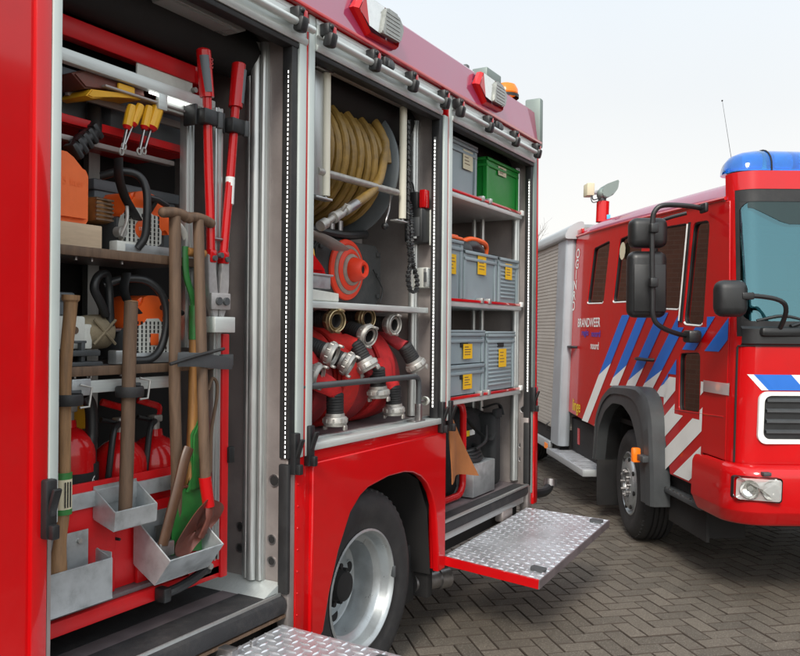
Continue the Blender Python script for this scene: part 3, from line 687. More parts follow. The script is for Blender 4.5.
def cone():
    t = thing('traffic_cone', (-.23,3.32,1.736), 'collapsed orange traffic cone with grey bands on a black square base', 'traffic cone')
    b = MB(); y0, y1, z0, z1, c = 3.02, 3.60, 1.742, 2.045, .05
    poly = [(y0+c,z0),(y1-c,z0),(y1,z0+c),(y1,z1-c),(y1-c,z1),(y0+c,z1),(y0,z1-c),(y0,z0+c)]
    b.prism(poly, lambda a,c_:(-.27,a,c_), (.025,0,0), 'conebase', .006)
    for (y, z) in ((3.56,1.79),(3.56,2.0),(3.32,2.02),(3.56,1.895),(3.06,2.0)): b.box(-.246,-.232,y-.014,y+.014,z-.01,z+.01,'conebase',.004)
    b.tube(smooth_path([(-.23,3.50,1.92),(-.225,3.555,1.86),(-.22,3.575,1.82),(-.225,3.56,1.76)],4),.004,'blackp',6)
    b.build('base', t)
    O = (-.246,3.27,1.905); AX = (1,.0,-.02)
    b = MB(); b.lathe([(.142,0),(.146,.006),(.143,.014),(.124,.020),(.118,.018)],O,AX,'cone',40); b.lathe([(.098,.020),(.099,.030),(.082,.040),(.074,.038)],O,AX,'cone',40)
    b.lathe([(.058,.038),(.058,.060),(.046,.098),(.037,.110),(.024,.108),(.02,.09),(.019,.085)],O,AX,'cone',40); b.lathe([(.0205,.096),(0,.095)],O,AX,'dark',24); b.build('cone_rings', t)
    b = MB(); b.lathe([(.118,.018),(.116,.024),(.10,.028),(.096,.020)],O,AX,'reflect',40); b.lathe([(.076,.038),(.074,.044),(.06,.050),(.058,.038)],O,AX,'reflect',40); b.build('reflective_bands', t)
cone()
def small_bin():
    t = thing('parts_bin', (-.10,2.80,1.736), 'small galvanised bin beside the cone on the shelf', 'bin')
    b = MB(); b.prism([(2.68,1.739),(2.945,1.739),(2.945,1.775),(2.68,1.79)], lambda a,c:(-.13,a,c),(.07,0,0),'cream',.004); b.build('base_box', t)
    b = MB(); b.box(-.19,-.07,2.68,2.895,1.792,1.85,'galv',.003); b.box(-.195,-.062,2.68,2.905,1.845,1.853,'galv',.002); b.build('bin', t)
    t2 = thing('sponge_bag', (-.13,2.80,1.853), 'yellow and red wrapped bag stuffed in the small bin beside the cone', 'bag')
    b = MB(); b.obox((-.14,2.77,1.915),(.07,.16,.11),Euler((.25,0,0)),'yellow',.03); b.build('yellow_bag', t2)
    b = MB(); b.prism([(2.68,1.855),(2.88,1.857),(2.86,1.885),(2.79,1.935),(2.72,1.94),(2.68,1.93)], lambda a,c:(-.11,a,c),(.035,0,0),'ext',.012); b.build('red_wrap', t2)
small_bin()
def handheld():
    t = thing('radio_charger', (-.03,3.72,2.23), 'black and red handset in its holder on the middle locker wall', 'charger')
    b = MB(); b.box(-.056,-.036,3.765,3.797,2.06,2.245,'cream',.004); b.build('back_plate', t)
    b = MB(); b.box(-.165,-.056,3.69,3.797,2.07,2.25,'blackp',.016); b.box(-.15,-.07,3.683,3.69,2.10,2.20,'darkgrey',.004); b.box(-.10,-.085,3.680,3.684,2.09,2.10,'white'); b.build('holder', t)
    b = MB(); b.box(-.155,-.09,3.70,3.76,2.235,2.335,'blackp',.012); b.tube(smooth_path([(-.12,3.72,2.33),(-.13,3.71,2.385),(-.155,3.69,2.37),(-.165,3.67,2.30)],4),.005,'blackp',8); b.build('handset', t)
    b = MB(); b.box(-.088,-.05,3.71,3.76,2.25,2.345,'ext',.008); b.build('red_clip', t)
    t = thing('coiled_cord', (-.07,3.60,1.84), 'black coiled cable hanging in a loop beside the handset', 'cord')
    path = smooth_path([(-.06,3.545,2.66),(-.06,3.55,2.4),(-.065,3.56,2.1),(-.06,3.575,1.96),(-.055,3.545,1.88),(-.05,3.565,1.815),(-.05,3.62,1.82),(-.055,3.635,1.88),(-.06,3.60,1.97),(-.07,3.60,2.15),(-.12,3.67,2.28)], 34)
    pts = []
    for i, p in enumerate(path):
        a = i*1.9; pts.append((p.x+.0105*math.cos(a), p.y+.0105*math.sin(a), p.z))
    b = MB(); b.tube(pts, .0045, 'blackp', 5); b.tube(path[::4], .008, 'blackp', 6); b.build('coil', t)
    t = thing('socket_box', (-.06,3.78,1.83), 'small pale socket box behind the hanging coiled cable', 'socket box')
    b = MB(); b.box(-.135,-.05,3.74,3.797,1.84,1.945,'cream',.006); b.box(-.07,-.046,3.732,3.78,1.845,1.94,'alu',.004); b.build('box', t)
    b = MB(); b.box(-.066,-.05,3.727,3.735,1.87,1.92,'darkgrey',.002); b.build('socket', t)
handheld()

def coupling(parent, p, d, m='chrome', sleeve=True, r=.05):
    """the open face is at p and looks along d"""
    p, d = V(p), V(d).normalized()
    b = MB(); b.lathe([(r*.60,-.055),(r*.82,-.055),(r*.84,-.042),(r*.98,-.040),(r*1.06,-.034),(r*1.08,-.016),(r*1.0,-.011),(r*.98,-.002),(r*.92,0),(r*.86,-.002),(r*.84,-.012),(r*.74,-.014),(r*.70,-.005),(r*.62,-.005),(r*.58,-.012)],p,d,m,32)
    u = d.orthogonal().normalized(); v = d.cross(u)
    for k in range(2):
        a = k*PI+.6; q = p+(u*math.cos(a)+v*math.sin(a))*(r*.93)
        m3 = Matrix((u*math.cos(a)+v*math.sin(a), v*math.cos(a)-u*math.sin(a), d)).transposed(); b.obox(q+d*.006,(.012,.03,.022),m3,m,.004)
    for k in range(10):
        a = k*PI/5; b.cyl(p+(u*math.cos(a)+v*math.sin(a))*r*1.02-d*.034, p+(u*math.cos(a)+v*math.sin(a))*r*1.02-d*.018, r*.10, m, 8)
    c = b.build('coupling', parent)
    b = MB(); b.lathe([(r*.58,-.012),(r*.56,-.05),(0,-.055)],p,d,'dark',24); b.build('bore', c)
    if sleeve:
        b = MB(); prof = [(r*.6,-.145),(r*.72,-.14)]
        for k in range(7): prof += [(r*.76,-.137+k*.012),(r*.76,-.129+k*.012),(r*.71,-.127+k*.012)]
        b.lathe(prof+[(r*.72,-.05)],p,d,'rubber',24); b.build('sleeve', parent)

def hose_roll(y, wd, label, ends, R=.232, cx=-.335):
    R = R + {2.765:0,2.935:-.012,3.105:.006,3.275:-.010,3.435:.008,3.575:-.022}[y]; cx += {2.765:0,2.935:-.004,3.105:.012,3.275:-.012,3.435:.006,3.575:-.02}[y]; cz = 1.168+R
    t = thing('rolled_hose', (cx,y,1.166), label, 'fire hose', 'red fire hoses rolled up behind the black bar')
    h = wd/2; prof = [(.045,-h+.01)]
    n = 8
    side = []
    for k in range(n): r0 = .05+(R-.055)*k/n; side += [(r0+.004,-h+.004),(r0+(R-.055)/n*.5,-h),(r0+(R-.055)/n-.002,-h+.006)]
    prof = side + [(R-.016,-h+.001),(R-.006,-h+.003),(R-.001,-h+.010),(R+.002,-h*.5),(R+.0005,0),(R+.002,h*.5),(R-.001,h-.010),(R-.006,h-.003),(R-.016,h-.001)] + [(a,-c) for a, c in side[::-1]]
    b = MB(); hm = {2.765:'hose',2.935:'hosefaded',3.105:'hosebright',3.275:'hosefaded',3.435:'hose',3.575:'hosefaded'}[y]; b.lathe(prof,(cx,y,cz),(0,1,0),hm,64,close=True); b.lathe([(.05,-h+.02),(.0,-h+.02)],(cx,y,cz),(0,1,0),'dark',20)
    b.build('roll', t)
    for (path, m, d, w0) in ends:
        p = V(path[-1]); d = V(d).normalized()
        pts = smooth_path([V(q) for q in path[:-1]] + [p-d*.13], 6); L = len(pts)
        rs = [w0 + (.034-w0)*min(1, (i/(L-1))**1.6) for i in range(L)]; rv = [.013+.021*(i/(L-1))**1.3 for i in range(L)]
        b = MB(); b.tube(pts, rs, hm, 14, rv=rv, up=(1,0,.3)); b.build('hose_end', t)
        coupling(t, p, d, m)
W = .066
def top(y, R=.24): return [(-.50,y,1.58),(-.40,y,1.64)]
def front(y, a0=62, a1=38, R=.243, cx=-.335, cz=1.40): return [(cx+R*math.cos(math.radians(a)), y, cz+R*math.sin(math.radians(a))) for a in (a0,(a0+a1)/2,a1)]
hose_roll(2.765,.132,'rolled red hose nearest the left pillar, one end hanging lowest', [
    ([(-.30,2.74,1.645),(-.20,2.75,1.58),(-.05,2.80,1.42)],'chrome',(.9,.25,-.30),W), (front(2.80,30,5)+[(-.062,2.90,1.37),(-.058,2.92,1.205)],'chrome',(0.02,0,-1),W)])
hose_roll(2.935,.132,'rolled red hose second from the left pillar with a bronze end on top', [
    ([(-.45,2.96,1.66),(-.28,2.94,1.665),(-.05,2.922,1.656)],'bronze',(1,-.25,-.08),.04), ([(-.32,2.86,1.64),(-.2,2.84,1.60),(-.04,2.894,1.507)],'chrome',(.88,.28,-.35),W)])
hose_roll(3.105,.132,'third rolled red hose, its grip sleeve bent under a silver end', [
    ([(-.3,2.98,1.64),(-.2,2.97,1.585),(-.04,3.02,1.46)],'chrome',(.82,.32,-.45),.05), (front(3.11,65,45)+[(-.05,3.18,1.436)],'chrome',(.45,.25,-.9),W)])
hose_roll(3.275,.132,'fourth rolled red hose with one end straight down behind the bar', [
    ([(-.44,3.28,1.65),(-.30,3.25,1.63),(-.05,3.192,1.587)],'chrome',(1,-.15,-.3),.045), (front(3.26,35,10)+[(-.055,3.275,1.302)],'chrome',(.05,.05,-1),W)])
hose_roll(3.435,.132,'fifth rolled red hose with a small bronze end high under the shelf', [
    ([(-.46,3.36,1.67),(-.3,3.3,1.675),(-.10,3.255,1.672)],'bronze',(1,-.2,-.05),.035), (front(3.40,20,-5)+[(-.065,3.42,1.35),(-.06,3.426,1.209)],'chrome',(.02,.04,-1),W)])
hose_roll(3.575,.132,'rightmost rolled red hose with its black sleeve slanting out to the wall', [
    ([(-.46,3.56,1.66),(-.3,3.50,1.655),(-.06,3.438,1.644)],'chrome',(1,-.12,-.05),.04), (front(3.55,75,60)+[(-.12,3.555,1.555),(-.03,3.612,1.425)],'chrome',(.35,.42,-.85),W)])
def retainer():
    t = thing('retaining_bar', (-.03,3.60,1.166), 'bent black bar holding the red hoses in the middle locker', 'bar')
    b = MB(); b.tube(smooth_path([(-.008,2.60,1.392),(-.008,3.0,1.392),(-.008,3.45,1.392),(-.010,3.555,1.388),(-.012,3.585,1.36),(-.012,3.588,1.30),(-.012,3.588,1.235)],5),.0135,'darkgrey',12); b.build('bar', t)
    b = MB(); b.box(-.03,.004,3.575,3.60,1.17,1.255,'steel',.004); b.cyl((-.02,3.60,1.262),(-.02,3.67,1.262),.009,'steel',10); b.lathe([(.022,0),(.024,.006),(.022,.02),(0,.022)],(-.02,3.66,1.262),(0,1,.0),'cream',14); b.box(-.05,.0,3.53,3.64,1.166,1.174,'steel',.003); b.build('bracket', t)
retainer()

# ================================================================== RIGHT LOCKER: crates and bags
def crate(y0, y1, z0, h, label, m='crate', x=-.085, dep=.42, lid=False, ribs=False, hole=True, stick=None, cat='crate', group='grey plastic crates on the locker shelves'):
    yc = (y0+y1)/2; wy = y1-y0; xc = x-dep/2
    t = thing('storage_crate', (xc,yc,z0), label, cat, group)
    b = MB(); ins = .012
    lo = [(x-ins,y0+ins,z0),(x-ins,y1-ins,z0),(x-dep+ins,y1-ins,z0),(x-dep+ins,y0+ins,z0)]
    zt = z0+h; hi = [(x-.004,y0+.004,zt),(x-.004,y1-.004,zt),(x-dep+.004,y1-.004,zt),(x-dep+.004,y0+.004,zt)]
    inn = [(x-.02,y0+.02,zt),(x-.02,y1-.02,zt),(x-dep+.02,y1-.02,zt),(x-dep+.02,y0+.02,zt)]; inl = [(x-.03,y0+.03,z0+.02),(x-.03,y1-.03,z0+.02),(x-dep+.03,y1-.03,z0+.02),(x-dep+.03,y0+.03,z0+.02)]
    b.loft([lo,hi,inn,inl],m,closed=True); b.quad(inl[::-1],m); b.quad(lo[::-1],m)
    rim = .0
    for (zz, tt) in ((zt-.012,.008),(zt-.05,.004)):
        b.box(x-.006,x+tt,y0-tt,y1+tt,zz-.008,zz+.010,m,.003); b.box(x-dep,x+tt,y0-tt,y0+.006,zz-.008,zz+.010,m,.003); b.box(x-dep,x+tt,y1-.006,y1+tt,zz-.008,zz+.010,m,.003)
    for yy in (y0+.012,y1-.012): b.prism([(yy-.014,z0),(yy+.014,z0),(yy+.018,zt-.02),(yy-.018,zt-.02)], lambda a,c:(x-.008,a,c),(.009,0,0),m,.003)
    for xx in (x-.014,x-dep+.02): b.box(xx-.014,xx+.014,y0-.002,y0+.01,z0+.005,zt-.02,m,.003)
    if ribs:
        for k in range(int(h/.026)-2): b.box(x-.012,x-.002,y0+.04,y1-.04,z0+.03+k*.024,z0+.042+k*.024,m,.003)
    if lid: b.box(x-dep-.006,x+.008,y0-.006,y1+.006,zt,zt+.014,m,.005)
    b.build('shell', t)
    if hole:
        b = MB(); b.box(x-.012,x+.0015,yc-.050,yc+.050,zt-.085,zt-.058,'dark',.008); b.box(x-.008,x+.004,yc-.058,yc+.058,zt-.058,zt-.052,m,.002); b.build('hand_hole', t)
    if stick:
        sm, sy, sz, sw, sh = stick
        b = MB(); b.box(x+.0015,x+.003,sy-sw/2,sy+sw/2,sz-sh/2,sz+sh/2,sm,.0)
        for q in range(4): b.box(x+.003,x+.0034,sy-sw*.36,sy+sw*random.uniform(.05,.36),sz+sh*(.30-.17*q)-.0025,sz+sh*(.30-.17*q)+.0025,'woodd')
        b.build('sticker', t)
    return t
crate(3.96,4.415,2.387,.30,'grey lidded crate with a pale label beside the green crate', lid=True, hole=False, stick=('paper',4.29,2.60,.13,.11), dep=.40)
crate(4.565,5.075,2.403,.275,'bright green crate on the top shelf', m='greenc', hole=False, stick=('paper',4.80,2.622,.13,.055), dep=.42, group='plastic crates on the locker shelves')
crate(3.86,4.235,1.80,.33,'tall grey crate with an orange lid, half behind the pillar', hole=True, stick=('sticker',4.10,1.99,.09,.11))
crate(4.26,4.725,1.80,.285,'grey crate of orange-handled gear in the middle of the second shelf', hole=False, stick=('sticker',4.50,2.01,.12,.11))
crate(4.765,5.085,1.80,.285,'ribbed grey crate at the right end of the second shelf', ribs=True, hole=False, stick=('sticker',4.92,2.00,.11,.10))
crate(4.00,4.545,1.431,.178,'grey crate stacked on another crate, third shelf', stick=('sticker',4.31,1.50,.12,.085), lid=True)
crate(4.00,4.545,1.253,.172,'lower grey crate under its twin on the third shelf', stick=('sticker',4.31,1.325,.12,.085))
crate(4.585,5.03,1.253,.35,'tall ribbed grey crate right of the stacked pair', ribs=True, lid=True, stick=('sticker',4.83,1.45,.12,.115))
def gear():
    t = thing('crate_lid', (-.3,4.05,2.13), 'orange lid lying on the tall crate behind the pillar', 'lid')
    b = MB(); b.box(-.48,-.078,3.87,4.23,2.132,2.150,'orange',.006); b.box(-.46,-.10,3.89,4.21,2.150,2.162,'orange',.005); b.build('lid', t)
    t = thing('power_tool', (-.2,4.5,1.95), 'black tool with a long orange handle sticking out of the grey crate', 'tool')
    b = MB(); b.ball((-.18,4.37,2.08),.10,'blackp',(.9,1,.8)); b.tube(smooth_path([(-.18,4.3,2.06),(-.15,4.45,2.12),(-.16,4.6,2.10)],5),.05,'blackp',12); b.box(-.3,-.14,4.50,4.68,1.98,2.12,'blackp',.03); b.build('body', t)
    b = MB(); b.tube(smooth_path([(-.15,4.36,2.145),(-.13,4.45,2.165),(-.13,4.62,2.16),(-.14,4.69,2.14),(-.15,4.70,2.09)],5),.016,'orange',12); b.build('handle', t)
    t = thing('tool_bag', (-.25,4.93,1.95), 'dark cloth bundle in the ribbed crate of the second shelf', 'bag')
    b = MB(); b.ball((-.22,4.90,2.05),.12,'bag',(1,1,.55)); b.ball((-.2,4.98,2.06),.07,'bag',(1,.8,.7)); b.build('bundle', t)
    t = thing('leather_apron', (.0,4.12,.80), 'tan leather apron hung in the lower right locker', 'apron')
    rows = []
    for k in range(9):
        z = 1.20-.40*k/8; w_ = .03+.30*(k/8)**.9; row = []
        for i in range(13):
            u = i/12; row.append((-.015+.03*math.sin(u*5+k*.25)*(k/8)-.02*u, 3.93+w_*u*1.22, z+.06*u*(k/8)*0+.02*math.sin(u*4)*(k/8)))
        rows.append(row)
    back = [[(x-.006,y,z) for x,y,z in r] for r in rows]
    b = MB(); b.loft([f+g[::-1] for f,g in zip(rows,back)],'leather',closed=True); b.build('skirt', t)
    t = thing('carry_frame', (-.16,4.2,.612), 'red tubular frame standing beside the black bag', 'frame')
    b = MB(); b.tube([(-.17,p[0],p[1]) for p in rrect(3.98,4.44,.645,1.195,.08,6)],.021,'ext',12,closed=True); b.build('tube_frame', t)
    t = thing('metal_box', (-.26,4.64,.612), 'hammered aluminium box in front of the black bag', 'box')
    b = MB(); b.box(-.40,-.115,4.475,4.80,.619,.815,'galv',.006); b.build('box', t)
    t = thing('strap_coil', (-.24,4.60,.815), 'coil of black strap lying on the aluminium box', 'strap')
    b = MB()
    for k in range(4): b.tube([(-.24+(.105-.006*k)*math.cos(a*PI/12),4.60+(.14-.01*k)*math.sin(a*PI/12),.834+.020*k+.006*math.sin(a+k)) for a in range(24)],.013,'blackp',8,closed=True)
    b.tube(smooth_path([(-.14,4.56,.90),(-.12,4.66,.94),(-.16,4.76,1.02)],4),.01,'blackp',8); b.build('coil', t)
    t = thing('kit_bag', (-.36,4.72,.612), 'large black kit bag with pale tags in the lower right locker', 'bag')
    b = MB(); b.obox((-.40,4.68,.87),(.34,.62,.50),Euler((0,0,0)),'bag',.07,3)
    r = random.Random(5)
    bmesh.ops.subdivide_edges(b.bm, edges=b.bm.edges[:], cuts=3, use_grid_fill=True)
    for v in b.bm.verts:
        p = v.co; v.co += V((.014*math.sin(p.y*17+p.z*9), .012*math.sin(p.z*15+p.x*9), .014*math.sin(p.y*13+p.x*11)))
    b.build('body', t)
    b = MB(); b.obox((-.20,4.885,.86),(.14,.13,.46),Euler((0,0,.1)),'bag',.035,3); b.box(-.16,-.12,4.84,4.93,1.06,1.12,'bag',.012); b.build('side_pocket', t)
    b = MB(); b.tube(smooth_path([(-.2,4.55,1.08),(-.18,4.66,1.0),(-.15,4.78,.93),(-.15,4.86,.98)],5),.02,'bag',8,rv=.006); b.tube(smooth_path([(-.2,4.8,1.13),(-.14,4.9,1.15),(-.13,4.95,1.08)],5),.018,'blackp',8,rv=.006); b.build('strap', t)
    b = MB(); b.box(-.226,-.222,4.60,4.645,.965,1.0,'yellt'); b.box(-.226,-.221,4.655,4.72,.967,1.0,'white'); b.build('tags', t)
gear()

# ================================================================== LEFT LOCKER: tool rack
def tool_rack():
    t = thing('tool_rack', (-.3,1.93,.60), 'red and aluminium pull-out tool rack filling the left locker', 'tool rack')
    b = MB(); b.box(-.29,-.245,1.50,2.335,2.527,2.592,'redin',.004); b.box(-.2449,-.243,2.255,2.33,2.53,2.588,'ext'); b.box(-.60,-.245,2.30,2.335,2.45,2.59,'redin',.003); 
    for y in (2.25,2.30): b.cyl((-.25,y,2.50),(-.235,y,2.50),.010,'chrome',12)
    b.build('top_beam', t)
    b = MB(); b.box(-.215,-.185,1.50,2.30,2.424,2.464,'aluh',.003); b.box(-.215,-.20,2.05,2.31,2.38,2.425,'aluh',.003); b.build('cross_bar', t)
    b = MB(); b.box(-.26,-.252,1.985,2.25,2.45,2.535,'cream',.002); b.build('front_sheet', t)
    for y, x, z0, z1 in ((2.285,-.165,.77,2.43),(2.20,-.225,1.55,2.40)):
        b = MB(); b.box(x-.02,x+.015,y-.02,y+.02,z0,z1,'alu',.003)
        for k in (-.009,.009): b.box(x+.015,x+.019,y+k-.004,y+k+.004,z0,z1,'alu')
        b.build('upright', t)
    b = MB(); b.box(-.185,-.14,2.302,2.338,.70,1.60,'redin',.004); b.box(-.15,-.128,2.33,2.36,1.12,1.18,'blackp',.004); b.build('red_post', t)
    b = MB(); b.box(-.60,-.57,1.55,1.60,.7,2.5,'alu'); b.box(-.60,-.57,2.05,2.10,.7,2.5,'alu'); b.box(-.60,-.16,1.47,1.502,.7,2.5,'liner'); b.build('back_upright', t)
    for z, y1 in ((1.862,2.27),(1.496,2.27)):
        b = MB(); b.box(-.59,-.155,1.50,y1,z-.012,z,'liner',.002); b.box(-.165,-.150,1.50,y1,z-.026,z+.004,'woodd',.003)
        for y in (1.62,1.70,1.76,1.88): b.cyl((-.2,y,z-.035),(-.2,y,z-.012),.006,'steel',8)
        b.build('shelf', t)
    b = MB(); b.box(-.59,-.30,1.50,2.29,2.266,2.274,'redin'); b.box(-.30,-.285,1.50,2.29,2.268,2.296,'redin',.003); b.box(-.32,-.29,1.50,2.2,2.215,2.232,'liner',.002); b.build('red_shelf', t)
    b = MB(); b.box(-.185,-.172,1.50,2.11,1.415,1.455,'aluh',.003); b.box(-.172,-.160,1.66,1.73,1.41,1.462,'galv',.003); b.build('strap_rail', t)
    b = MB(); b.box(-.20,-.188,1.50,1.855,.765,1.135,'redin',.004); b.box(-.22,-.208,1.857,2.30,.765,1.13,'redin',.003); b.box(-.205,-.19,1.95,2.28,.765,1.03,'redin',.003)
    for y, z in ((1.87,.93),(1.87,.98),(2.0,1.09),(2.09,1.08)): b.cyl((-.208,y,z),(-.186,y,z),.005,'dark',8)
    b.build('front_panel', t)
    b = MB(); b.box(-.186,-.176,1.50,2.12,1.058,1.108,'galv',.002); b.build('tray_rail', t)
    def tray(front, back, m='galv', inner='redin', name='tray'):
        b = MB(); th = .0035
        # front = ((x,y0,z) bottom, (x,y0,z) top), back = (x, z bottom, z top), width y0..y1
        (xb, zb), (xt, zt), y0, y1 = front; (xk, zk0, zk1) = back
        sil = [(xk,zk0),(xb,zb),(xt,zt),(xk,zk1)]
        for y in (y0, y1-th): b.prism(sil, lambda a,c:(a,y,c), (0,th,0), m)
        b.prism([(xb,zb),(xt,zt),(xt+th,zt),(xb+th,zb)], lambda a,c:(a,y0,c),(0,y1-y0,0),m); b.prism([(xk,zk0),(xb,zb),(xb,zb-th),(xk,zk0-th)], lambda a,c:(a,y0,c),(0,y1-y0,0),m)
        b.box(xk-th,xk,y0,y1,zk0,zk1+.01,m)
        b.tube([(xk,y0+.002,zk1),(xt,y0+.002,zt),(xt,y1-.002,zt),(xk,y1-.002,zk1)],.003,m,6)
        return b.build(name, t)
    tray(((-.092,.992),(-.088,1.048),1.762,1.935),(-.182,1.02,1.11))
    tray(((-.092,.782),(-.025,.868),1.932,2.185),(-.187,.835,.985))
    b = MB(); b.box(-.176,-.173,1.52,1.735,.79,.995,'galv'); b.box(-.105,-.1015,1.50,1.768,.785,.905,'galv'); b.box(-.175,-.105,1.765,1.768,.785,.925,'galv'); b.box(-.176,-.1,1.50,1.768,.782,.786,'galv'); b.cyl((-.176,1.70,.965),(-.165,1.70,.965),.008,'chrome',10); b.tube([(-.17,1.766,.927),(-.103,1.766,.906),(-.103,1.50,.906)],.003,'galv',6); b.build('tray', t)
    b = MB(); b.box(-.215,-.150,1.46,2.335,.702,.748,'redin',.004); b.box(-.215,-.165,1.46,2.335,.75,.765,'greystrip',.002); b.box(-.162,-.150,2.15,2.335,.715,.83,'redin',.004)
    for y, z in ((2.20,.80),(2.235,.80),(2.285,.815)): b.cyl((-.155,y,z),(-.138,y,z),.008,'chrome',10)
    b.build('base_beam', t)
    b = MB(); b.tube(smooth_path([(-.125,2.0,.725),(-.11,2.06,.735),(-.11,2.14,.75),(-.115,2.19,.765)],4),.017,'blackp',10); b.box(-.15,-.10,1.985,2.02,.70,.75,'blackp',.008); b.box(-.15,-.10,2.175,2.215,.745,.80,'blackp',.01); b.cyl((-.105,2.20,.775),(-.092,2.20,.775),.011,'chrome',12); b.build('latch_handle', t)
    for y, z in ((1.62,1.405),(1.855,1.415)):
        b = MB(); b.tube([(-.13+.042*math.cos(a),y+.042*math.sin(a),z) for a in [2*PI*k/16 for k in range(16)]],.003,'rubber',8,rv=.017,up=(0,0,1),closed=True)
        b.box(-.172,-.158,y+.03,y+.075,z-.02,z+.025,'darkgrey',.004); b.tube([(-.150,y+.06,z-.03),(-.145,y+.09,z-.028),(-.145,y+.10,z+.03),(-.150,y+.06,z+.04)],.004,'chrome',8); b.build('strap', t)
    b = MB(); b.tube([(-.075,2.01,1.515),(-.068,2.10,1.512),(-.068,2.20,1.50),(-.085,2.29,1.495)],.0025,'darkgrey',8,rv=.024,up=(0,0,1)); b.tube(smooth_path([(-.08,1.98,1.50),(-.062,2.08,1.525),(-.062,2.22,1.548)],4),.006,'rubber',8); b.box(-.145,-.125,2.285,2.345,1.48,1.525,'darkgrey',.004); b.build('rubber_strap', t)
    b = MB(); b.box(-.145,-.09,2.205,2.312,1.605,1.662,'aluh',.003); b.build('tool_holder', t)
    for y in (2.20,2.345):
        b = MB(); b.box(-.20,-.14,y-.05,y-.038,2.34,2.415,'blackp',.004); b.box(-.15,-.105,y-.04,y+.03,2.345,2.40,'blackp',.006); b.box(-.12,-.10,y+.028,y+.05,2.34,2.40,'darkgrey',.004); b.build('clip', t)
    b = MB(); b.box(-.26,-.19,1.80,2.20,2.388,2.396,'liner',.002); b.box(-.31,-.295,1.74,2.27,2.360,2.385,'liner',.002); b.box(-.20,-.184,2.02,2.06,2.37,2.425,'aluh',.002); b.box(-.19,-.186,1.98,2.2,2.412,2.42,'led'); b.build('tool_bracket', t)
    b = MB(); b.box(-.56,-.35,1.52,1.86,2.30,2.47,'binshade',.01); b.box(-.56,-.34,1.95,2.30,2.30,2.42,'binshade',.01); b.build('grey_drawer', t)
tool_rack()

# ---- long tools standing in the trays
def axe():
    t = thing('axe', (-.13,1.61,.80), 'axe standing head down, pale handle with a green label, nearest the front pillar', 'axe')
    pts = smooth_path([(-.13,1.628,1.715),(-.13,1.626,1.66),(-.13,1.612,1.5),(-.13,1.612,1.3),(-.13,1.612,1.1),(-.13,1.60,1.0),(-.13,1.593,.92),(-.13,1.594,.80)],6); n = len(pts)
    def w_(i): k = i/(n-1); return .0225-.004*math.sin(k*PI)+(.006 if k < .05 else 0)+.012*max(0,(k-.72)/.28)
    b = MB(); b.tube(pts,[w_(i)*.8 for i in range(n)],'wood',14,rv=[w_(i) for i in range(n)],up=(0,1,0)); b.build('handle', t)
    b = MB(); b.prism([(1.575,.795),(1.62,.795),(1.622,.84),(1.60,.86),(1.575,.84)],lambda a,c:(-.155,a,c),(.05,0,0),'steel',.006); b.prism([(1.53,.79),(1.60,.80),(1.60,.85),(1.53,.885)],lambda a,c:(-.14,a,c),(.02,0,0),'steel',.005); b.build('head', t)
    b = MB(); b.tube([(-.13,1.612,1.07),(-.13,1.612,1.19)],.0188,'paper',14,rv=.0235,up=(0,1,0)); b.tube([(-.13,1.612,1.172),(-.13,1.612,1.191)],.0192,'green',14,rv=.0239,up=(0,1,0)); b.tube([(-.13,1.612,1.068),(-.13,1.612,1.084)],.0192,'green',14,rv=.0239,up=(0,1,0))
    for k in range(3): b.box(-.1105,-.1095,1.598+.009*k,1.602+.009*k,1.09,1.165,'blackp')
    b.build('label', t)
axe()
def pick():
    t = thing('sledgehammer', (-.13,1.845,1.02), 'round wooden hammer handle standing in the small middle tray', 'sledgehammer')
    b = MB(); b.tube(smooth_path([(-.128,1.856,1.705),(-.13,1.852,1.5),(-.13,1.848,1.25),(-.135,1.845,1.005)],5),.0205,'woodd',14,rv=.0225,up=(0,1,0)); b.lathe([(.0,.006),(.018,.003),(.022,0)],(-.128,1.856,1.703),(0,0,1),'wood',14); b.build('handle', t)
    b = MB(); b.obox((-.140,1.845,1.008),(.04,.07,.02),None,'steel',.008); b.build('head', t)
pick()
def t_grip(b, y, z, w_, m):
    b.tube(smooth_path([(-.12,y-w_/2,z-.002),(-.12,y-w_/4,z+.002),(-.12,y,z+.004),(-.12,y+w_/4,z),(-.12,y+w_/2,z-.008)],4),.018,m,12); b.ball((-.12,y-w_/2,z-.002),.018,m); b.ball((-.12,y+w_/2,z-.008),.018,m)
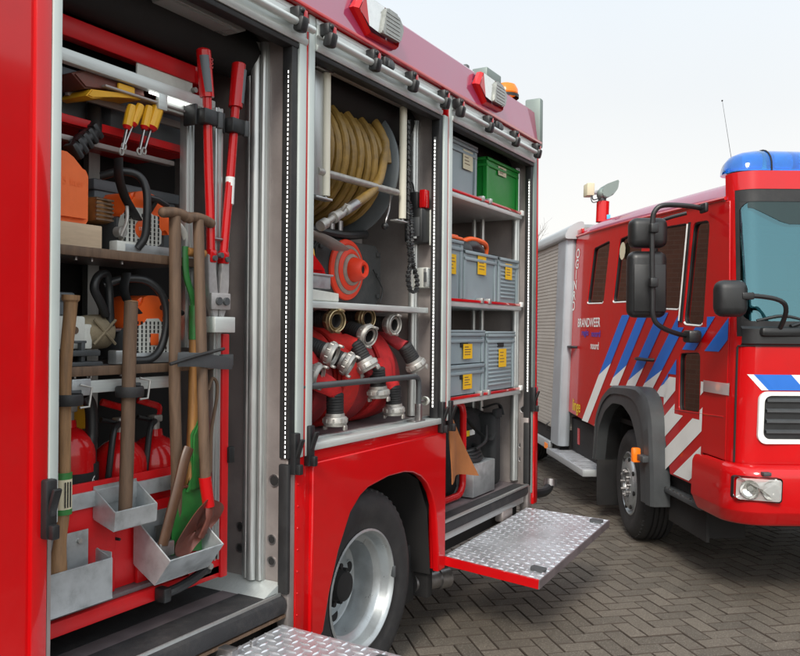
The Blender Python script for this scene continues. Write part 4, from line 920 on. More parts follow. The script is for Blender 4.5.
def spades():
    t = thing('fork_spade', (-.14,2.07,.95), 'old dark wooden T-grip spade behind the green spade', 'spade')
    b = MB(); t_grip(b,2.042,2.008,.118,'woodd'); b.tube(smooth_path([(-.125,2.04,2.0),(-.125,2.045,1.7),(-.13,2.052,1.4),(-.14,2.075,1.12),(-.15,2.08,.95)],5),.0205,'woodd',12); b.build('handle', t)
    b = MB(); b.prism([(2.0,.95),(2.14,.95),(2.13,.855),(2.07,.84),(2.01,.86)],lambda a,c:(-.165,a,c),(.004,0,0),'steel',.001); b.build('blade', t)
    t = thing('hatchet', (-.09,2.05,.87), 'short brown curved handle sticking up beside the green blade', 'hatchet')
    b = MB(); b.tube(smooth_path([(-.085,2.075,1.212),(-.085,2.055,1.17),(-.085,2.028,1.09),(-.09,2.0,1.0),(-.10,1.975,.90)],5),.014,'hatchet',12,rv=.021,up=(0,1,0)); b.build('handle', t)
    b = MB(); b.box(-.12,-.09,1.955,2.02,.86,.91,'steel',.006); b.build('head', t)
    t = thing('green_spade', (-.1,2.10,.85), 'spade with green D-grip straps and a scuffed green blade', 'spade')
    b = MB(); b.tube([(-.10,2.08,1.888),(-.10,2.195,1.886)],.016,'woody',12); b.warp(lambda v:(v.x-.045,v.y+.036,v.z)).build('grip', t)
    b = MB(); b.tube(smooth_path([(-.10,2.076,1.905),(-.10,2.076,1.86),(-.10,2.082,1.80),(-.10,2.108,1.74),(-.10,2.12,1.69),(-.10,2.122,1.60)],5),.009,'green',10,rv=.014,up=(0,1,0)); b.tube(smooth_path([(-.10,2.20,1.90),(-.10,2.198,1.85),(-.10,2.18,1.79),(-.10,2.145,1.73),(-.10,2.128,1.69)],5),.009,'green',10,rv=.013,up=(0,1,0)); b.cyl((-.10,2.125,1.70),(-.10,2.124,1.58),.0215,'green',14); b.warp(lambda v:(v.x-.045,v.y+.036,v.z)).build('strap', t)
    b = MB(); b.tube(smooth_path([(-.10,2.124,1.60),(-.10,2.122,1.4),(-.10,2.116,1.22),(-.10,2.105,1.06)],5),.019,'woody',14); b.warp(lambda v:(v.x-.045,v.y+.036,v.z)).build('handle', t)
    b = MB(); b.prism([(2.095,1.245),(2.132,1.31),(2.138,1.10),(2.16,1.058),(2.075,1.05),(2.10,1.10)],lambda a,c:(-.094,a,c),(.022,0,0),'green',.006)
    rows = []
    for k in range(9):
        z = 1.075-.225*k/8; x = -.085+.010*k/8
        rows.append([(x-.010*(1-(2*i/10-1)**2)+.004, 2.008-.014*k/8+(.182-.006*k/8)*i/10, z-.05*(k/8)*0-.018*(i/10)) for i in range(11)])
    b.loft([f+[(p[0]-.004,p[1],p[2]) for p in f[::-1]] for f in rows],'green',closed=True); b.tube([rows[0][0],rows[0][5],rows[0][10]],.006,'rust',8); b.warp(lambda v:(v.x-.045,v.y+.036,v.z)).build('blade', t)
    t = thing('red_shovel', (-.1,2.18,.85), 'T-grip shovel with a red socket and round scuffed brown-red blade', 'shovel')
    b = MB(); t_grip(b,2.148,2.004,.122,'woodd'); b.tube(smooth_path([(-.12,2.147,2.0),(-.105,2.145,1.7),(-.09,2.145,1.4),(-.085,2.15,1.2),(-.085,2.16,1.06)],5),[.0195]*21,'woodd',12); b.build('handle', t)
    b = MB(); b.cyl((-.086,2.155,1.10),(-.078,2.168,.995),.0225,'ext',14,r1=.021); b.build('socket', t)
    b = MB(); out_ = [(2.165,1.0),(2.21,1.018),(2.25,1.0),(2.285,.985),(2.302,.965),(2.285,.925),(2.235,.885),(2.175,.85),(2.15,.825),(2.085,.83),(2.07,.87),(2.10,.925),(2.135,.975)]
    cxy = (2.19,.90); rr = []
    for s in (1,.75,.5,.25,.05): rr.append([(-.052-.022*(1-s*s)+.004*math.sin(q[0]*30), cxy[0]+(q[0]-cxy[0])*s, cxy[1]+(q[1]-cxy[1])*s) for q in rpoly(out_,.03,3)])
    b.loft(rr,'rust',closed=True); b.loft([[(p[0]-.004,p[1],p[2]) for p in r] for r in rr][::-1],'rust',closed=True); b.loft([rr[0],[(p[0]-.004,p[1],p[2]) for p in rr[0]]],'rust',closed=True); b.warp(lambda v:(v.x-.012-.26*max(0,1.0-v.z),2.20+(v.y-2.20)*.93-.05,v.z+.012))
    b.tube(smooth_path([(-.076,2.170,1.01),(-.070,2.160,.955),(-.092,2.145,.89)],4),[.02]*4+[.014]*5,'rust',10,rv=.008,up=(1,0,0)); b.build('blade', t)
    t = thing('iron_hook', (-.13,2.24,1.1), 'thin rusty iron hook hanging behind the shovel handle', 'hook')
    b = MB(); b.tube(smooth_path([(-.12,2.205,1.40),(-.12,2.225,1.44),(-.12,2.25,1.42),(-.12,2.248,1.36),(-.13,2.235,1.25),(-.13,2.23,1.10)],5),.006,'woodd',8); b.build('rod', t)
spades()
def bolt_cutter():
    t = thing('bolt_cutter', (-.13,2.255,1.63), 'long red bolt cutter hanging jaws down with grey-backed red grips', 'bolt cutter')
    for s, top_, gb, mid, low in ((-1,(2.176,2.605),(2.196,2.445),(2.207,2.2),(2.222,1.88)),(1,(2.364,2.61),(2.347,2.445),(2.325,2.2),(2.288,1.88))):
        b = MB(); b.tube(smooth_path([(-.13,*gb),(-.13,*mid),(-.13,(mid[0]+low[0])/2-s*.003,2.02),(-.13,*low)],6),.0165,'ext',14); b.obox((-.13,low[0],low[1]),(.034,.036,.05),None,'ext',.008); h = b.build('arm', t)
        b = MB(); b.tube(smooth_path([(-.13,*top_),(-.13,(top_[0]*.5+gb[0]*.5),(top_[1]+gb[1])/2),(-.13,*gb)],5),.0265,'ext',16,rv=.0255,up=(0,1,0)); b.ball((-.13,top_[0],top_[1]),.0262,'ext',(1,1,.35)); 
        b.build('grip', h)
        b = MB(); d = -.012 if s < 0 else .018
        b.tube([(-.119,top_[0]+d*.5-.002,top_[1]-.02),(-.119,gb[0]+d*.5,gb[1]+.015)],.0165,'binshade',12,rv=.018,up=(0,1,0)); b.build('grip_pad', h)
        b = MB()
        if s < 0: b.text('500', .026, lambda x,y:(-.1018,2.185+y*1.0-.0,2.56+x),'ext')
        if s < 0: b.build('marking', h)
        b = MB(); b.prism([(low[0]-s*.012,1.885),(low[0]+s*.022,1.885),(2.255+s*.052,1.78),(2.255+s*.046,1.70),(2.255+s*.026,1.655),(2.255+s*.003,1.665),(2.255+s*.003,1.72),(2.255+s*.010,1.77)],lambda a,c:(-.14,a,c),(.022,0,0),'jaw',.003); b.build('jaw', t)
    b = MB(); b.box(-.118,-.106,2.205,2.305,1.688,1.748,'jaw',.004)
    for y in (2.237,2.275): b.cyl((-.11,y,1.718),(-.096,y,1.718),.0145,'darkgrey',12)
    b.build('pivot_plate', t)
    b = MB(); b.cyl((-.13,2.21,1.945),(-.13,2.30,1.945),.006,'steel',10)
    for y, z in ((2.222,1.872),(2.255,1.885),(2.288,1.872)): b.cyl((-.118,y,z),(-.104,y,z),.010,'darkgrey',12)
    b.build('bolts', t)
    b = MB(); b.tube([(-.13,2.3225,2.18),(-.13,2.317,2.08)],.0172,'white',14); b.build('tape', t)
bolt_cutter()

# ---- what lies on the rack's shelves
def shelf_items():
    t = thing('fuel_can', (-.3,1.70,1.945), 'orange plastic fuel can standing on a timber block', 'fuel can')
    b = MB(); b.prism([(1.55,1.948),(1.765,1.948),(1.772,1.96),(1.772,2.10),(1.762,2.118),(1.70,2.135),(1.67,2.15),(1.655,2.175),(1.55,2.175)],lambda a,c:(-.40,a,c),(.18,0,0),'jerry',.014)
    b.text('-5 liter', .034, lambda x,y:(-.2185,1.70+x,2.07+y),'jerry',0); b.build('can', t)
    b = MB(); b.cyl((-.31,1.64,2.16),(-.31,1.64,2.21),.025,'jerry',16); b.build('cap', t)
    t = thing('timber_block', (-.3,1.66,1.863), 'pale timber block under the orange fuel can', 'block')
    b = MB(); b.box(-.40,-.20,1.51,1.80,1.865,1.943,'block',.003); b.build('block', t)
    # drivers
    for k, (y, z, d, lab) in enumerate(((1.925,2.36,-.02,'leftmost'),(1.962,2.37,-.035,'second from left'),(2.0,2.375,-.02,'third from left'),(2.045,2.40,-.028,'rightmost and fattest'))):
        t = thing('screwdriver', (-.22,y,2.25), f'{lab} of the yellow-handled drivers hanging under the rack bar', 'screwdriver', 'yellow-handled drivers')
        R_ = .0165 if k < 3 else .023; L = .075 if k < 3 else .10; d2 = V((0,d*1.3,-.1)).normalized(); p = V((-.21,y,z))
        b = MB(); b.tube([p, p+d2*L*.3, p+d2*L],[R_*.8,R_,R_*.95],'yellow',10); b.tube([p+d2*L,p+d2*(L+.012)],[R_*.95,R_*.6],'ext',10); b.build('handle', t)
        b = MB(); b.tube([p+d2*(L+.012),p+d2*(L+.085)],.006,'steel',8,rv=.004,up=(0,1,0)); q = p+d2*(L+.092); b.tube([(q.x,q.y+.008*math.cos(a),q.z+.011*math.sin(a)) for a in [2*PI*i/10 for i in range(10)]],.0035,'chrome',6,closed=True); b.build('shank', t)
    t = thing('red_wedge', (-.3,1.8,2.35), 'dark red tool with a yellow foot lying behind the aluminium bar', 'tool')
    b = MB(); b.prism([(1.69,2.405),(1.74,2.43),(1.98,2.425),(1.985,2.40),(1.80,2.385),(1.74,2.37)],lambda a,c:(-.36,a,c),(.15,0,0),'rust',.006); b.build('body', t)
    b = MB(); b.prism([(1.735,2.345),(1.755,2.37),(1.90,2.392),(1.96,2.40),(1.955,2.385),(1.86,2.375),(1.76,2.342)],lambda a,c:(-.33,a,c),(.13,0,0),'yellow',.004); b.box(-.21,-.20,1.86,1.93,2.39,2.42,'yellow',.006); b.build('yellow_foot', t)
    t = thing('bellows_hose', (-.25,1.75,2.13), 'black ribbed hose leaning above the orange can', 'hose')
    b = MB(); b.tube(smooth_path([(-.24,1.72,2.17),(-.26,1.77,2.22),(-.28,1.83,2.26),(-.33,1.87,2.36)],5),.024,'blackp',12)
    for k in range(5):
        p = V((-.24,1.72,2.17)).lerp(V((-.28,1.83,2.26)),k/4); b.obox(p,(.055,.022,.055),Euler((.7,0,0)),'blackp',.008)
    b.build('hose', t)
    t = thing('spare_box', (-.40,2.1,1.863), 'grey plastic box behind the upper chainsaw', 'box')
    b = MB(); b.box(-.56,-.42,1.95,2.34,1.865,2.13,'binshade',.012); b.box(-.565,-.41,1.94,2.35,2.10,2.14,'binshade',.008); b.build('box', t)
    t = thing('white_box', (-.3,1.68,1.497), 'pale grey box with a brown stain beside the canvas-wrapped saw', 'box')
    b = MB(); b.box(-.42,-.23,1.51,1.765,1.55,1.655,'cream',.008); b.box(-.42,-.24,1.765,1.80,1.55,1.63,'cream',.006); b.build('box', t)
    b = MB(); b.cyl((-.2305,1.725,1.61),(-.228,1.725,1.61),.012,'woodd',10); b.build('stain', t)
    t = thing('grey_bracket', (-.25,1.72,1.497), 'grey steel channel under the pale box', 'bracket')
    b = MB(); b.box(-.40,-.19,1.52,1.80,1.499,1.512,'darkgrey',.003); b.box(-.40,-.19,1.55,1.79,1.53,1.548,'darkgrey',.003); b.box(-.22,-.20,1.725,1.74,1.512,1.575,'darkgrey',.003); b.box(-.215,-.2,1.70,1.745,1.57,1.578,'darkgrey',.002); b.build('channel', t)
    t = thing('battery_case', (-.4,1.62,1.66), 'dark grey case on top of the pale box', 'case')
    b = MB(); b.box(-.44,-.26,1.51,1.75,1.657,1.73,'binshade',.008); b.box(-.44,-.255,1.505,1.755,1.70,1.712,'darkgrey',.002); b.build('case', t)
    for (y, zb, r, ht, lab, band) in ((1.775,.80,.086,.50,'red extinguisher with a black label band, left in the rack',True),(1.985,.80,.092,.44,'red extinguisher in the middle behind the hammer handle',False),(2.145,.80,.098,.435,'red extinguisher at the right behind the tall spade handles',False)):
        x = -.32; t = thing('fire_extinguisher', (x,y,zb), lab, 'extinguisher', 'red extinguishers standing in the rack')
        zt = zb+ht
        b = MB(); b.lathe([(0,0),(r*.9,0),(r,.015),(r,ht-r*1.0),(r*.96,ht-r*.72),(r*.82,ht-r*.42),(r*.55,ht-r*.18),(r*.3,ht-r*.05),(r*.26,ht+.02),(0,ht+.02)],(x,y,zb),(0,0,1),'ext',32); b.build('cylinder', t)
        b = MB(); b.cyl((x,y,zt+.02),(x,y,zt+.055),.017,'chrome',14); b.box(x-.02,x+.02,y-.02,y+.02,zt+.045,zt+.07,'chrome',.005); b.build('valve', t)
        b = MB(); b.tube(smooth_path([(x,y+.02,zt+.07),(x+.01,y+.01,zt+.098),(x+.01,y-.04,zt+.115),(x+.01,y-.09,zt+.13)],4),.012,'ext',8,rv=.006); b.tube(smooth_path([(x,y-.01,zt+.05),(x+.01,y-.05,zt+.06),(x+.01,y-.09,zt+.07)],4),.008,'blackp',8); b.build('lever', t)
        b = MB(); b.tube(smooth_path([(x+.02,y-.02,zt+.05),(x+.05,y-.07,zt+.03),(x+.06,y-.095,zt-.08),(x+.05,y-.10,zt-.2)],5),.011,'blackp',10); b.build('discharge_hose', t)
        if band:
            b = MB(); rows = [[(x+(r+.0012)*math.cos(a),y+(r+.0012)*math.sin(a),z) for a in [-1.2+2.2*i/20 for i in range(21)]] for z in (1.075,1.155)]; b.loft(rows,'dark'); b.build('label_band', t)
            b = MB(); P = lambda a, z: (x+(r+.0025)*math.cos(a), y+(r+.0025)*math.sin(a), z)
            for q in range(14):
                a0, a1 = 2*PI*q/14, 2*PI*(q+1)/14
                b.quad([P(.52+.26*math.cos(a0),1.122+.021*math.sin(a0)),P(.52+.26*math.cos(a1),1.122+.021*math.sin(a1)),P(.52+.20*math.cos(a1),1.122+.016*math.sin(a1)),P(.52+.20*math.cos(a0),1.122+.016*math.sin(a0))],'white')
            for (da, dz, wa, wz) in ((0,0,.05,.014),(0,.004,.15,.003),(0,-.005,.12,.003),(.05,-.036,.2,.004)):
                b.quad([P(.52+da-wa,1.122+dz-wz),P(.52+da+wa,1.122+dz-wz),P(.52+da+wa,1.122+dz+wz),P(.52+da-wa,1.122+dz+wz)],'white')
            b.build('emblem', t)
    t = thing('suction_tube', (-.27,1.82,.80), 'black stepped tube standing between two extinguishers', 'tube')
    b = MB(); b.tube(smooth_path([(-.27,1.795,1.40),(-.27,1.82,1.36),(-.27,1.825,1.28),(-.27,1.82,1.2),(-.27,1.815,.80)],6),.020,'blackp',12); b.cyl((-.27,1.817,1.10),(-.27,1.817,1.18),.030,'blackp',14); b.cyl((-.27,1.817,.80),(-.27,1.817,1.12),.028,'blackp',14); b.build('tube', t)
    t = thing('yellow_case', (-.4,1.75,1.30), 'amber yellow case in shade behind the left extinguisher', 'case')
    b = MB(); b.box(-.52,-.40,1.76,1.93,1.27,1.42,'yellow',.012); b.build('case', t)
shelf_items()

def chainsaw(label, c, base, y0, y1, topz, loop, guard, rear, bar_cover, badge, kick):
    x = -.22; cy, cz = c
    t = thing('chainsaw', (-.32,(y0+y1)/2,base), label, 'chainsaw', 'chainsaws on the rack shelves')
    b = MB(); b.box(x-.17,x-.03,y0+.01,y1-.01,base+.01,cz+.04,'darkgrey',.02); b.box(x-.03,x+.02,y0,y1,base,base+.035,'galv',.004); b.build('crankcase', t)
    b = MB(); pts = [(y0+.02,cz+.03),(y0+.05,topz-.02),(y0+.10,topz),(y1-.06,topz-.015),(y1-.01,topz-.07),(y1,cz),(y1-.04,cz-.01),(y1-.09,cz+.045)]
    b.prism(rpoly(pts,.03,4),lambda a,z:(x-.16,a,z),(.15,0,0),'orange',.014); b.build('top_cover', t)
    b = MB(); R_ = .078; cov = rpoly([(cy-R_,base+.02),(cy+R_*1.1,base+.02),(cy+R_*1.15,cz+.03),(cy+R_*.6,cz+R_*.95),(cy-R_*.7,cz+R_*.9),(cy-R_*1.05,cz+.02)],.03,4)
    b.prism(cov,lambda a,z:(x-.03,a,z),(.026,0,0),'cream',.010); b.build('fan_cover', t)
    b = MB()
    for i in range(9):
        for j in range(9):
            yy, zz = cy-R_*.95+i*R_*.235, base+.035+j*.0145
            if ((yy-cy)**2+(zz-cz)**2)**.5 < (.034 if badge == 'disc' else .022) or zz > cz+R_*.75: continue
            b.box(x-.006,x-.0015,yy-.0024,yy+.0024,zz-.0055,zz+.0055,'blackp')
    b.build('grille', t)
    b = MB()
    if badge == 'disc':
        b.lathe([(.032,0),(.032,.004),(.028,.006),(0,.006)],(x-.005,cy,cz),(1,0,0),'orange',24); b.text('STIHL',.016,lambda p,q:(x+.0016,cy+p,cz+q),'white')
    else:
        b.box(x-.005,x+.001,cy-.018,cy+.018,cz-.02,cz+.02,'orange',.004)
    b.build('badge', t)
    b = MB(); b.tube(smooth_path(loop,6),.0135,'blackp',12); b.build('front_handle', t)
    b = MB(); b.tube(smooth_path(guard,5),.006,'blackp',8,rv=.022,up=(1,0,0)); b.build('hand_guard', t)
    b = MB(); b.tube(smooth_path(rear[0],5),rear[1],rear[2],12); b.build('rear_handle', t)
    b = MB(); b.cyl((x-.01,kick[0],kick[1]-.035),(x+.015,kick[0]+.004,kick[1]-.002),.012,'blackp',10); b.tube([(x+.022,kick[0]-.045,kick[1]+.006),(x+.028,kick[0],kick[1]+.002),(x+.022,kick[0]+.052,kick[1]-.012)],.012,'blackp',10,rv=.010); b.build('starter_grip', t)
    bar_cover(t)
def amber_cover(t):
    b = MB(); b.obox((-.27,1.83,2.0),(.09,.085,.085),Euler((0,0,.15)),'amberbar',.02)
    for k in range(6): b.box(-.228,-.222,1.795,1.865,1.966+k*.013,1.972+k*.013,'woodd')
    b.build('spiked_bumper', t)
    b = MB(); b.cyl((-.23,1.885,1.935),(-.20,1.885,1.935),.018,'chrome',14); b.tube(smooth_path([(-.2,1.90,2.02),(-.19,1.89,1.97),(-.2,1.875,1.92)],4),.006,'chrome',8); b.box(-.24,-.20,1.86,1.955,1.87,1.905,'cream',.005); b.build('fuel_cap', t)
def canvas_cover(t):
    b = MB(); b.tube(smooth_path([(-.29,1.785,1.60),(-.29,1.80,1.602),(-.29,1.84,1.605),(-.29,1.88,1.606),(-.29,1.893,1.606)],3),[.046,.05,.053,.055,.056,.056,.057,.057,.057,.057,.056,.054,.05],'canvas',20)
    b.tube([(-.234,1.80,1.645),(-.232,1.885,1.565)],.005,'canvas',6); b.tube([(-.234,1.80,1.565),(-.232,1.885,1.645)],.005,'canvas',6); b.build('canvas_cover', t)
    b = MB(); b.cyl((-.28,1.885,1.61),(-.28,1.97,1.612),.007,'steel',10); b.build('pull_pin', t); b = MB(); b.box(-.24,-.2,1.86,1.94,1.50,1.545,'alu',.004); b.tube(smooth_path([(-.21,1.93,1.60),(-.2,1.92,1.56),(-.2,1.905,1.52)],4),.005,'chrome',8); b.build('saw_bar', t)
M['amberbar'] = pmat('dark_amber_metal', (0.22,0.10,0.03), 0.35, 0.4, var=0.3, vs=30)
chainsaw('upper orange chainsaw with a round badge beside the fuel can', (1.988,1.955), 1.866, 1.89, 2.135, 2.09,
    [(-.20,1.945,1.885),(-.185,1.965,1.93),(-.18,1.968,2.02),(-.185,1.966,2.09),(-.20,1.945,2.13),(-.23,1.90,2.138),(-.28,1.86,2.12)],
    [(-.19,1.853,2.17),(-.19,1.856,2.11),(-.195,1.885,2.05),(-.20,1.93,2.0),(-.21,1.95,1.985)],
    ([(-.22,2.12,1.99),(-.22,2.15,1.99),(-.22,2.185,1.955),(-.22,2.20,1.90),(-.22,2.19,1.875)],.012,'cream'), amber_cover, 'disc', (2.022,2.058))
chainsaw('lower larger chainsaw with a tan canvas cover and long black loop handle', (2.046,1.58), 1.50, 1.93, 2.195, 1.735,
    [(-.20,1.93,1.51),(-.18,1.99,1.515),(-.175,2.035,1.56),(-.17,2.052,1.65),(-.175,2.035,1.73),(-.19,1.98,1.778),(-.22,1.91,1.782),(-.26,1.86,1.76)],
    [(-.20,1.90,1.80),(-.20,1.89,1.75),(-.205,1.91,1.71),(-.21,1.96,1.67)],
    ([(-.25,1.86,1.66),(-.24,1.83,1.70),(-.235,1.80,1.745),(-.235,1.815,1.785),(-.24,1.85,1.795),(-.25,1.87,1.76),(-.25,1.875,1.70),(-.25,1.88,1.62)],.014,'blackp'), canvas_cover, 'square', (2.10,1.685))

# ================================================================== SECOND TRUCK
# its own frame: t across from the near side, s from nose to tail, z up; the body leans in slightly towards the roof
BANG = YAW + math.radians(3.15)
BFv = V((-math.sin(BANG), math.cos(BANG), 0)); BXv = V((math.cos(BANG), math.sin(BANG), 0))
T0, S0, LEAN = 1.15, 6.0, .033
def bworld(t, s, z=0): return BXv*(t+3.795) + BFv*s + V((0,0,z))
B = thing('fire_truck', bworld(T0, S0), 'red fire truck with blue light bar and blue and white diagonal side stripes', 'fire truck', 'fire trucks')
B.rotation_euler = (0,0,BANG); LOCAL.append(B)
def bb(b, name, parent=None, smooth=35, lean=True):
    k = LEAN if lean else 0
    b.warp(lambda v: (v.x-T0+k*max(0,v.z-.5), v.y-S0, v.z)); return b.build(name, parent or B, smooth)
SIDE = lambda a, c, d=0: (d, a, c)
def cab():
    w1 = rpoly([(6.56,2.405),(6.06,2.43),(6.185,1.875),(6.71,1.888)],.05); w2 = rpoly([(5.80,2.412),(5.24,2.425),(5.29,1.862),(5.93,1.872)],.05)
    w3 = rpoly([(4.99,2.40),(4.37,2.362),(4.45,1.775),(5.05,1.80)],.05); w4 = rpoly([(4.285,2.352),(4.02,2.336),(4.06,1.66),(4.385,1.675)],.06)
    w5 = rpoly([(4.425,1.482),(4.085,1.496),(4.064,1.10),(4.40,1.083)],.05)
    outer = [(4.02,.645),(4.50,.645),(4.60,.85),(4.80,1.03),(5.1,1.09),(5.5,1.09),(5.8,1.0),(5.95,.85),(5.99,.765),(6.3,.76),(7.35,.815),(7.27,1.7),(7.18,2.575),(5.54,2.515),(3.92,2.43),(3.76,2.41),(3.705,1.72),(3.69,.87),(4.0,.87)]
    b = MB(); b.plate(outer,[w1,w2,w3,w4,w5],lambda a,c,d:(.04-d,a,c),.04,'red',.004); bb(b,'body',None,50)
    b = MB(); b.box(2.26,2.30,3.7,7.3,.80,2.5,'red'); b.box(0.03,2.27,7.24,7.28,.80,2.58,'red'); b.box(.05,2.25,3.8,7.2,.86,.90,'dark'); b.box(.06,2.24,3.66,3.90,.9,1.62,'dark'); b.box(.2,2.2,6.1,6.15,.9,2.0,'seat')
    bb(b,'cab_shell')
    for (w_, tint) in ((w1,'glass'),(w2,'glass'),(w3,'glass'),(w4,'glass'),(w5,'glass')):
        big = w_; cx = sum(p[0] for p in big)/len(big); cz = sum(p[1] for p in big)/len(big)
        g = MB(); ex = [(cx+(p[0]-cx)*1.03, cz+(p[1]-cz)*1.03) for p in big]; g.prism(ex, lambda a,c:(.018,a,c), (.006,0,0), tint); gl = bb(g,'window')
        f = MB(); ins = [(cx+(p[0]-cx)*.955, cz+(p[1]-cz)*.965) for p in big]
        f.loft([[(.003,*p) for p in big],[(.003,*p) for p in ins],[(.017,*p) for p in ins]],'rubber',closed=True)
        if w_ is not w5:
            lo = sorted(big,key=lambda p:p[1])[:6]; f.tube([(.001,p[0],p[1]) for p in sorted(lo)],.008,'white',6)
        bb(f,'window_frame',gl)
    b = MB(); b.tube([(-.002,4.335,2.36),(-.004,4.415,1.69)],.020,'blackp',8,rv=.012); b.tube([(-.012,4.35,2.35),(-.012,4.432,1.70)],.008,'white',8); bb(b,'window_divider')
    # seams and mouldings of the doors
    b = MB()
    for path in ([(5.20,2.45),(5.235,1.52),(5.24,1.18)],[(4.02,2.38),(3.995,1.5),(3.99,.66)],[(6.02,2.45),(6.05,1.85),(6.14,1.5),(6.12,.80)],[(7.0,2.55),(7.10,1.8),(7.17,.83)],[(4.45,1.53),(5.235,1.53)],[(5.235,1.18),(4.55,1.14)]):
        b.tube([(-.0008,p[0],p[1]) for p in path],.0045,'dark',6,rv=.0018,up=(1,0,0))
    b.tube([(-.002,3.72,1.12),(-.002,4.48,1.09)],.006,'red',6); bb(b,'door_seam')
    for (s, z) in ((5.04,1.415),(7.10,1.465)):
        b = MB(); L = .30 if s < 6 else .22; b.tube(smooth_path([(.0,s+L/2,z),(-.04,s+L/2-.03,z),(-.045,s,z),(-.04,s-L/2+.03,z),(0,s-L/2,z)],4),.018,'blackp',8,rv=.013); bb(b,'door_handle')
    # gutter and roof
    def zg(s): return 2.43 + (2.515-2.43)*(s-3.92)/(5.54-3.92) if s < 5.54 else 2.515+(2.575-2.515)*(s-5.54)/(7.18-5.54)
    b = MB(); b.tube([(-.006,s,zg(s)+.012) for s in (3.80,4.4,5.0,5.54,6.2,7.2)],.013,'red',8); bb(b,'gutter')
    prof = [(0,0),(.004,.03),(.03,.085),(.08,.118),(.2,.145),(.7,.165),(1.15,.17)]; prof += [(2.3-a,c) for a,c in prof[-2::-1]]
    rows = []
    for s in (7.24,7.2,7.05,6.5,5.9,5.4,5.0,4.6,4.25,4.0,3.86,3.78):
        kk = 1.0 if s < 7.05 else (.35 if s > 7.22 else .75)
        ft = -.03 if s < 3.85 else 0
        rows.append([(a,s,zg(s)+c*kk+ft*(c>.05)) for a,c in prof])
    b = MB(); b.loft(rows,'redroof_sky'); b.box(.05,2.25,3.9,7.2,2.42,2.425,'dark'); bb(b,'roof',None,50)
    b = MB(); b.box(-.004,.02,6.98,7.16,2.60,2.65,'red',.01); bb(b,'roof_corner')
    # front skin
    def fs(t):
        u = min(t, 2.3-t); r = .13
        base = 3.56 - .05*(1-((t-1.15)/1.15)**2)
        return base + (r-math.sqrt(max(0,r*r-(r-u)**2)) if u < r else 0)
    def rake(z): return .10*max(0,z-1.6)/.85
    ts = [0,.004,.012,.025,.042,.065,.09,.11,.13,.16,.2,.25,.3,.4,.5,.6,.7,.8,.9,1.0,1.15]; ts += [2.3-t for t in ts[-2::-1]]
    def skin(name, t0, t1, z0, z1, m, off=0, n=3, parent=None):
        q = [t for t in ts if t0 <= t <= t1]; q = sorted(set([t0]+q+[t1])); rows = []
        for k in range(n+1):
            z = z0+(z1-z0)*k/n; rows.append([(t, fs(t)+rake(z)+off, z) for t in q])
        b = MB(); b.loft(rows, m); b.loft([[(p[0],p[1]+.03,p[2]) for p in r] for r in rows][::-1], m); return bb(b,name,parent,50)
    skin('front_panel',0,2.3,.86,1.60,'red'); skin('front_pillar',0,.014,1.60,2.47,'red'); skin('front_pillar',2.286,2.3,1.60,2.47,'red'); skin('front_header',0,2.3,2.47,2.58,'red')
    ws = skin('windscreen',.016,2.284,1.64,2.465,'wscreen',.010)
    b = MB()
    for (z0, z1, o) in ((2.395,2.478,.003),(1.60,1.69,.003)):
        q = [t for t in ts if .008 < t < 2.292]; q = [.008]+q+[2.292]; b.loft([[(t,fs(t)+rake(z)+o,z) for t in q] for z in (z0,z1)],'rubber')
    for (a, c) in ((.008,.03),(2.27,2.292)): b.loft([[(t,fs(t)+rake(z)+.003,z) for t in (a,a+.004,(a+c)/2,c)] for z in (1.6,1.9,2.2,2.47)],'rubber')
    for sg in (0,1):
        T_ = (lambda t: t) if not sg else (lambda t: 2.3-t)
        for (zc_, dz) in ((2.40,-1),(1.685,1)):
            pts = [(.028,zc_)]+[(.028+.07-.07*math.cos(a), zc_+dz*(.07-.07*math.sin(a))) for a in [PI/2*i/6 for i in range(7)]]+[]
            c0 = pts[0]
            for p, q in zip(pts[1:-1],pts[2:]): b.quad([(T_(u),fs(u)+rake(zz)+.0035,zz) for u,zz in (c0,p,q)],'rubber')
    bb(b,'windscreen_gasket',ws)
    b = MB(); b.loft([[(t,fs(t)+rake(z)+d,z) for t in (.12,.3,.7,1.15,1.6,2.0,2.18)] for z,d in ((2.34,.05),(2.26,.09),(2.22,.16),(2.30,.20))],'dark'); bb(b,'sun_visor')
    b = MB(); q=[t for t in ts if .06<=t<=2.24]; pr=[(2.41,2.36-.10*min(1,max(0,(min(t,2.3-t)-.08)/.2))) for t in q]; b.loft([[(t,fs(t)+rake(2.41)+.007,2.41) for t in q],[(t,fs(t)+rake(p[1])+.007,p[1]) for t,p in zip(q,pr)]],'tintband'); bb(b,'tint_band',ws)
    b = MB(); q=[t for t in ts if .02<=t<=2.28]; b.loft([[(t,fs(t)-.022*s_,z) for t in q] for z,s_ in ((1.545,0),(1.56,1),(1.645,1),(1.66,0))],'blackp'); b.box(.10,.36,3.50,3.62,1.60,1.655,'blackp',.02); bb(b,'cowl')
    b = MB(); b.tube(smooth_path([(.28,3.53,1.66),(.40,3.56,1.69),(.60,3.56,1.70),(.95,3.56,1.715)],4),.012,'blackp',8); b.tube(smooth_path([(.1,3.575,1.69),(.25,3.565,1.72),(.40,3.56,1.69)],4),.010,'blackp',8); bb(b,'wiper')
    # hood: shut lines, reflective band, grille
    b = MB(); b.tube([(.015,3.605,.87),(.012,3.608,1.2),(.010,3.61,1.54)],.006,'dark',6); b.tube([(.01,3.61,1.545),(.1,3.545,1.548),(.5,3.515,1.55),(1.15,3.50,1.55)],.005,'dark',6); bb(b,'hood_seam')
    b = MB(); x = .035; k = 0
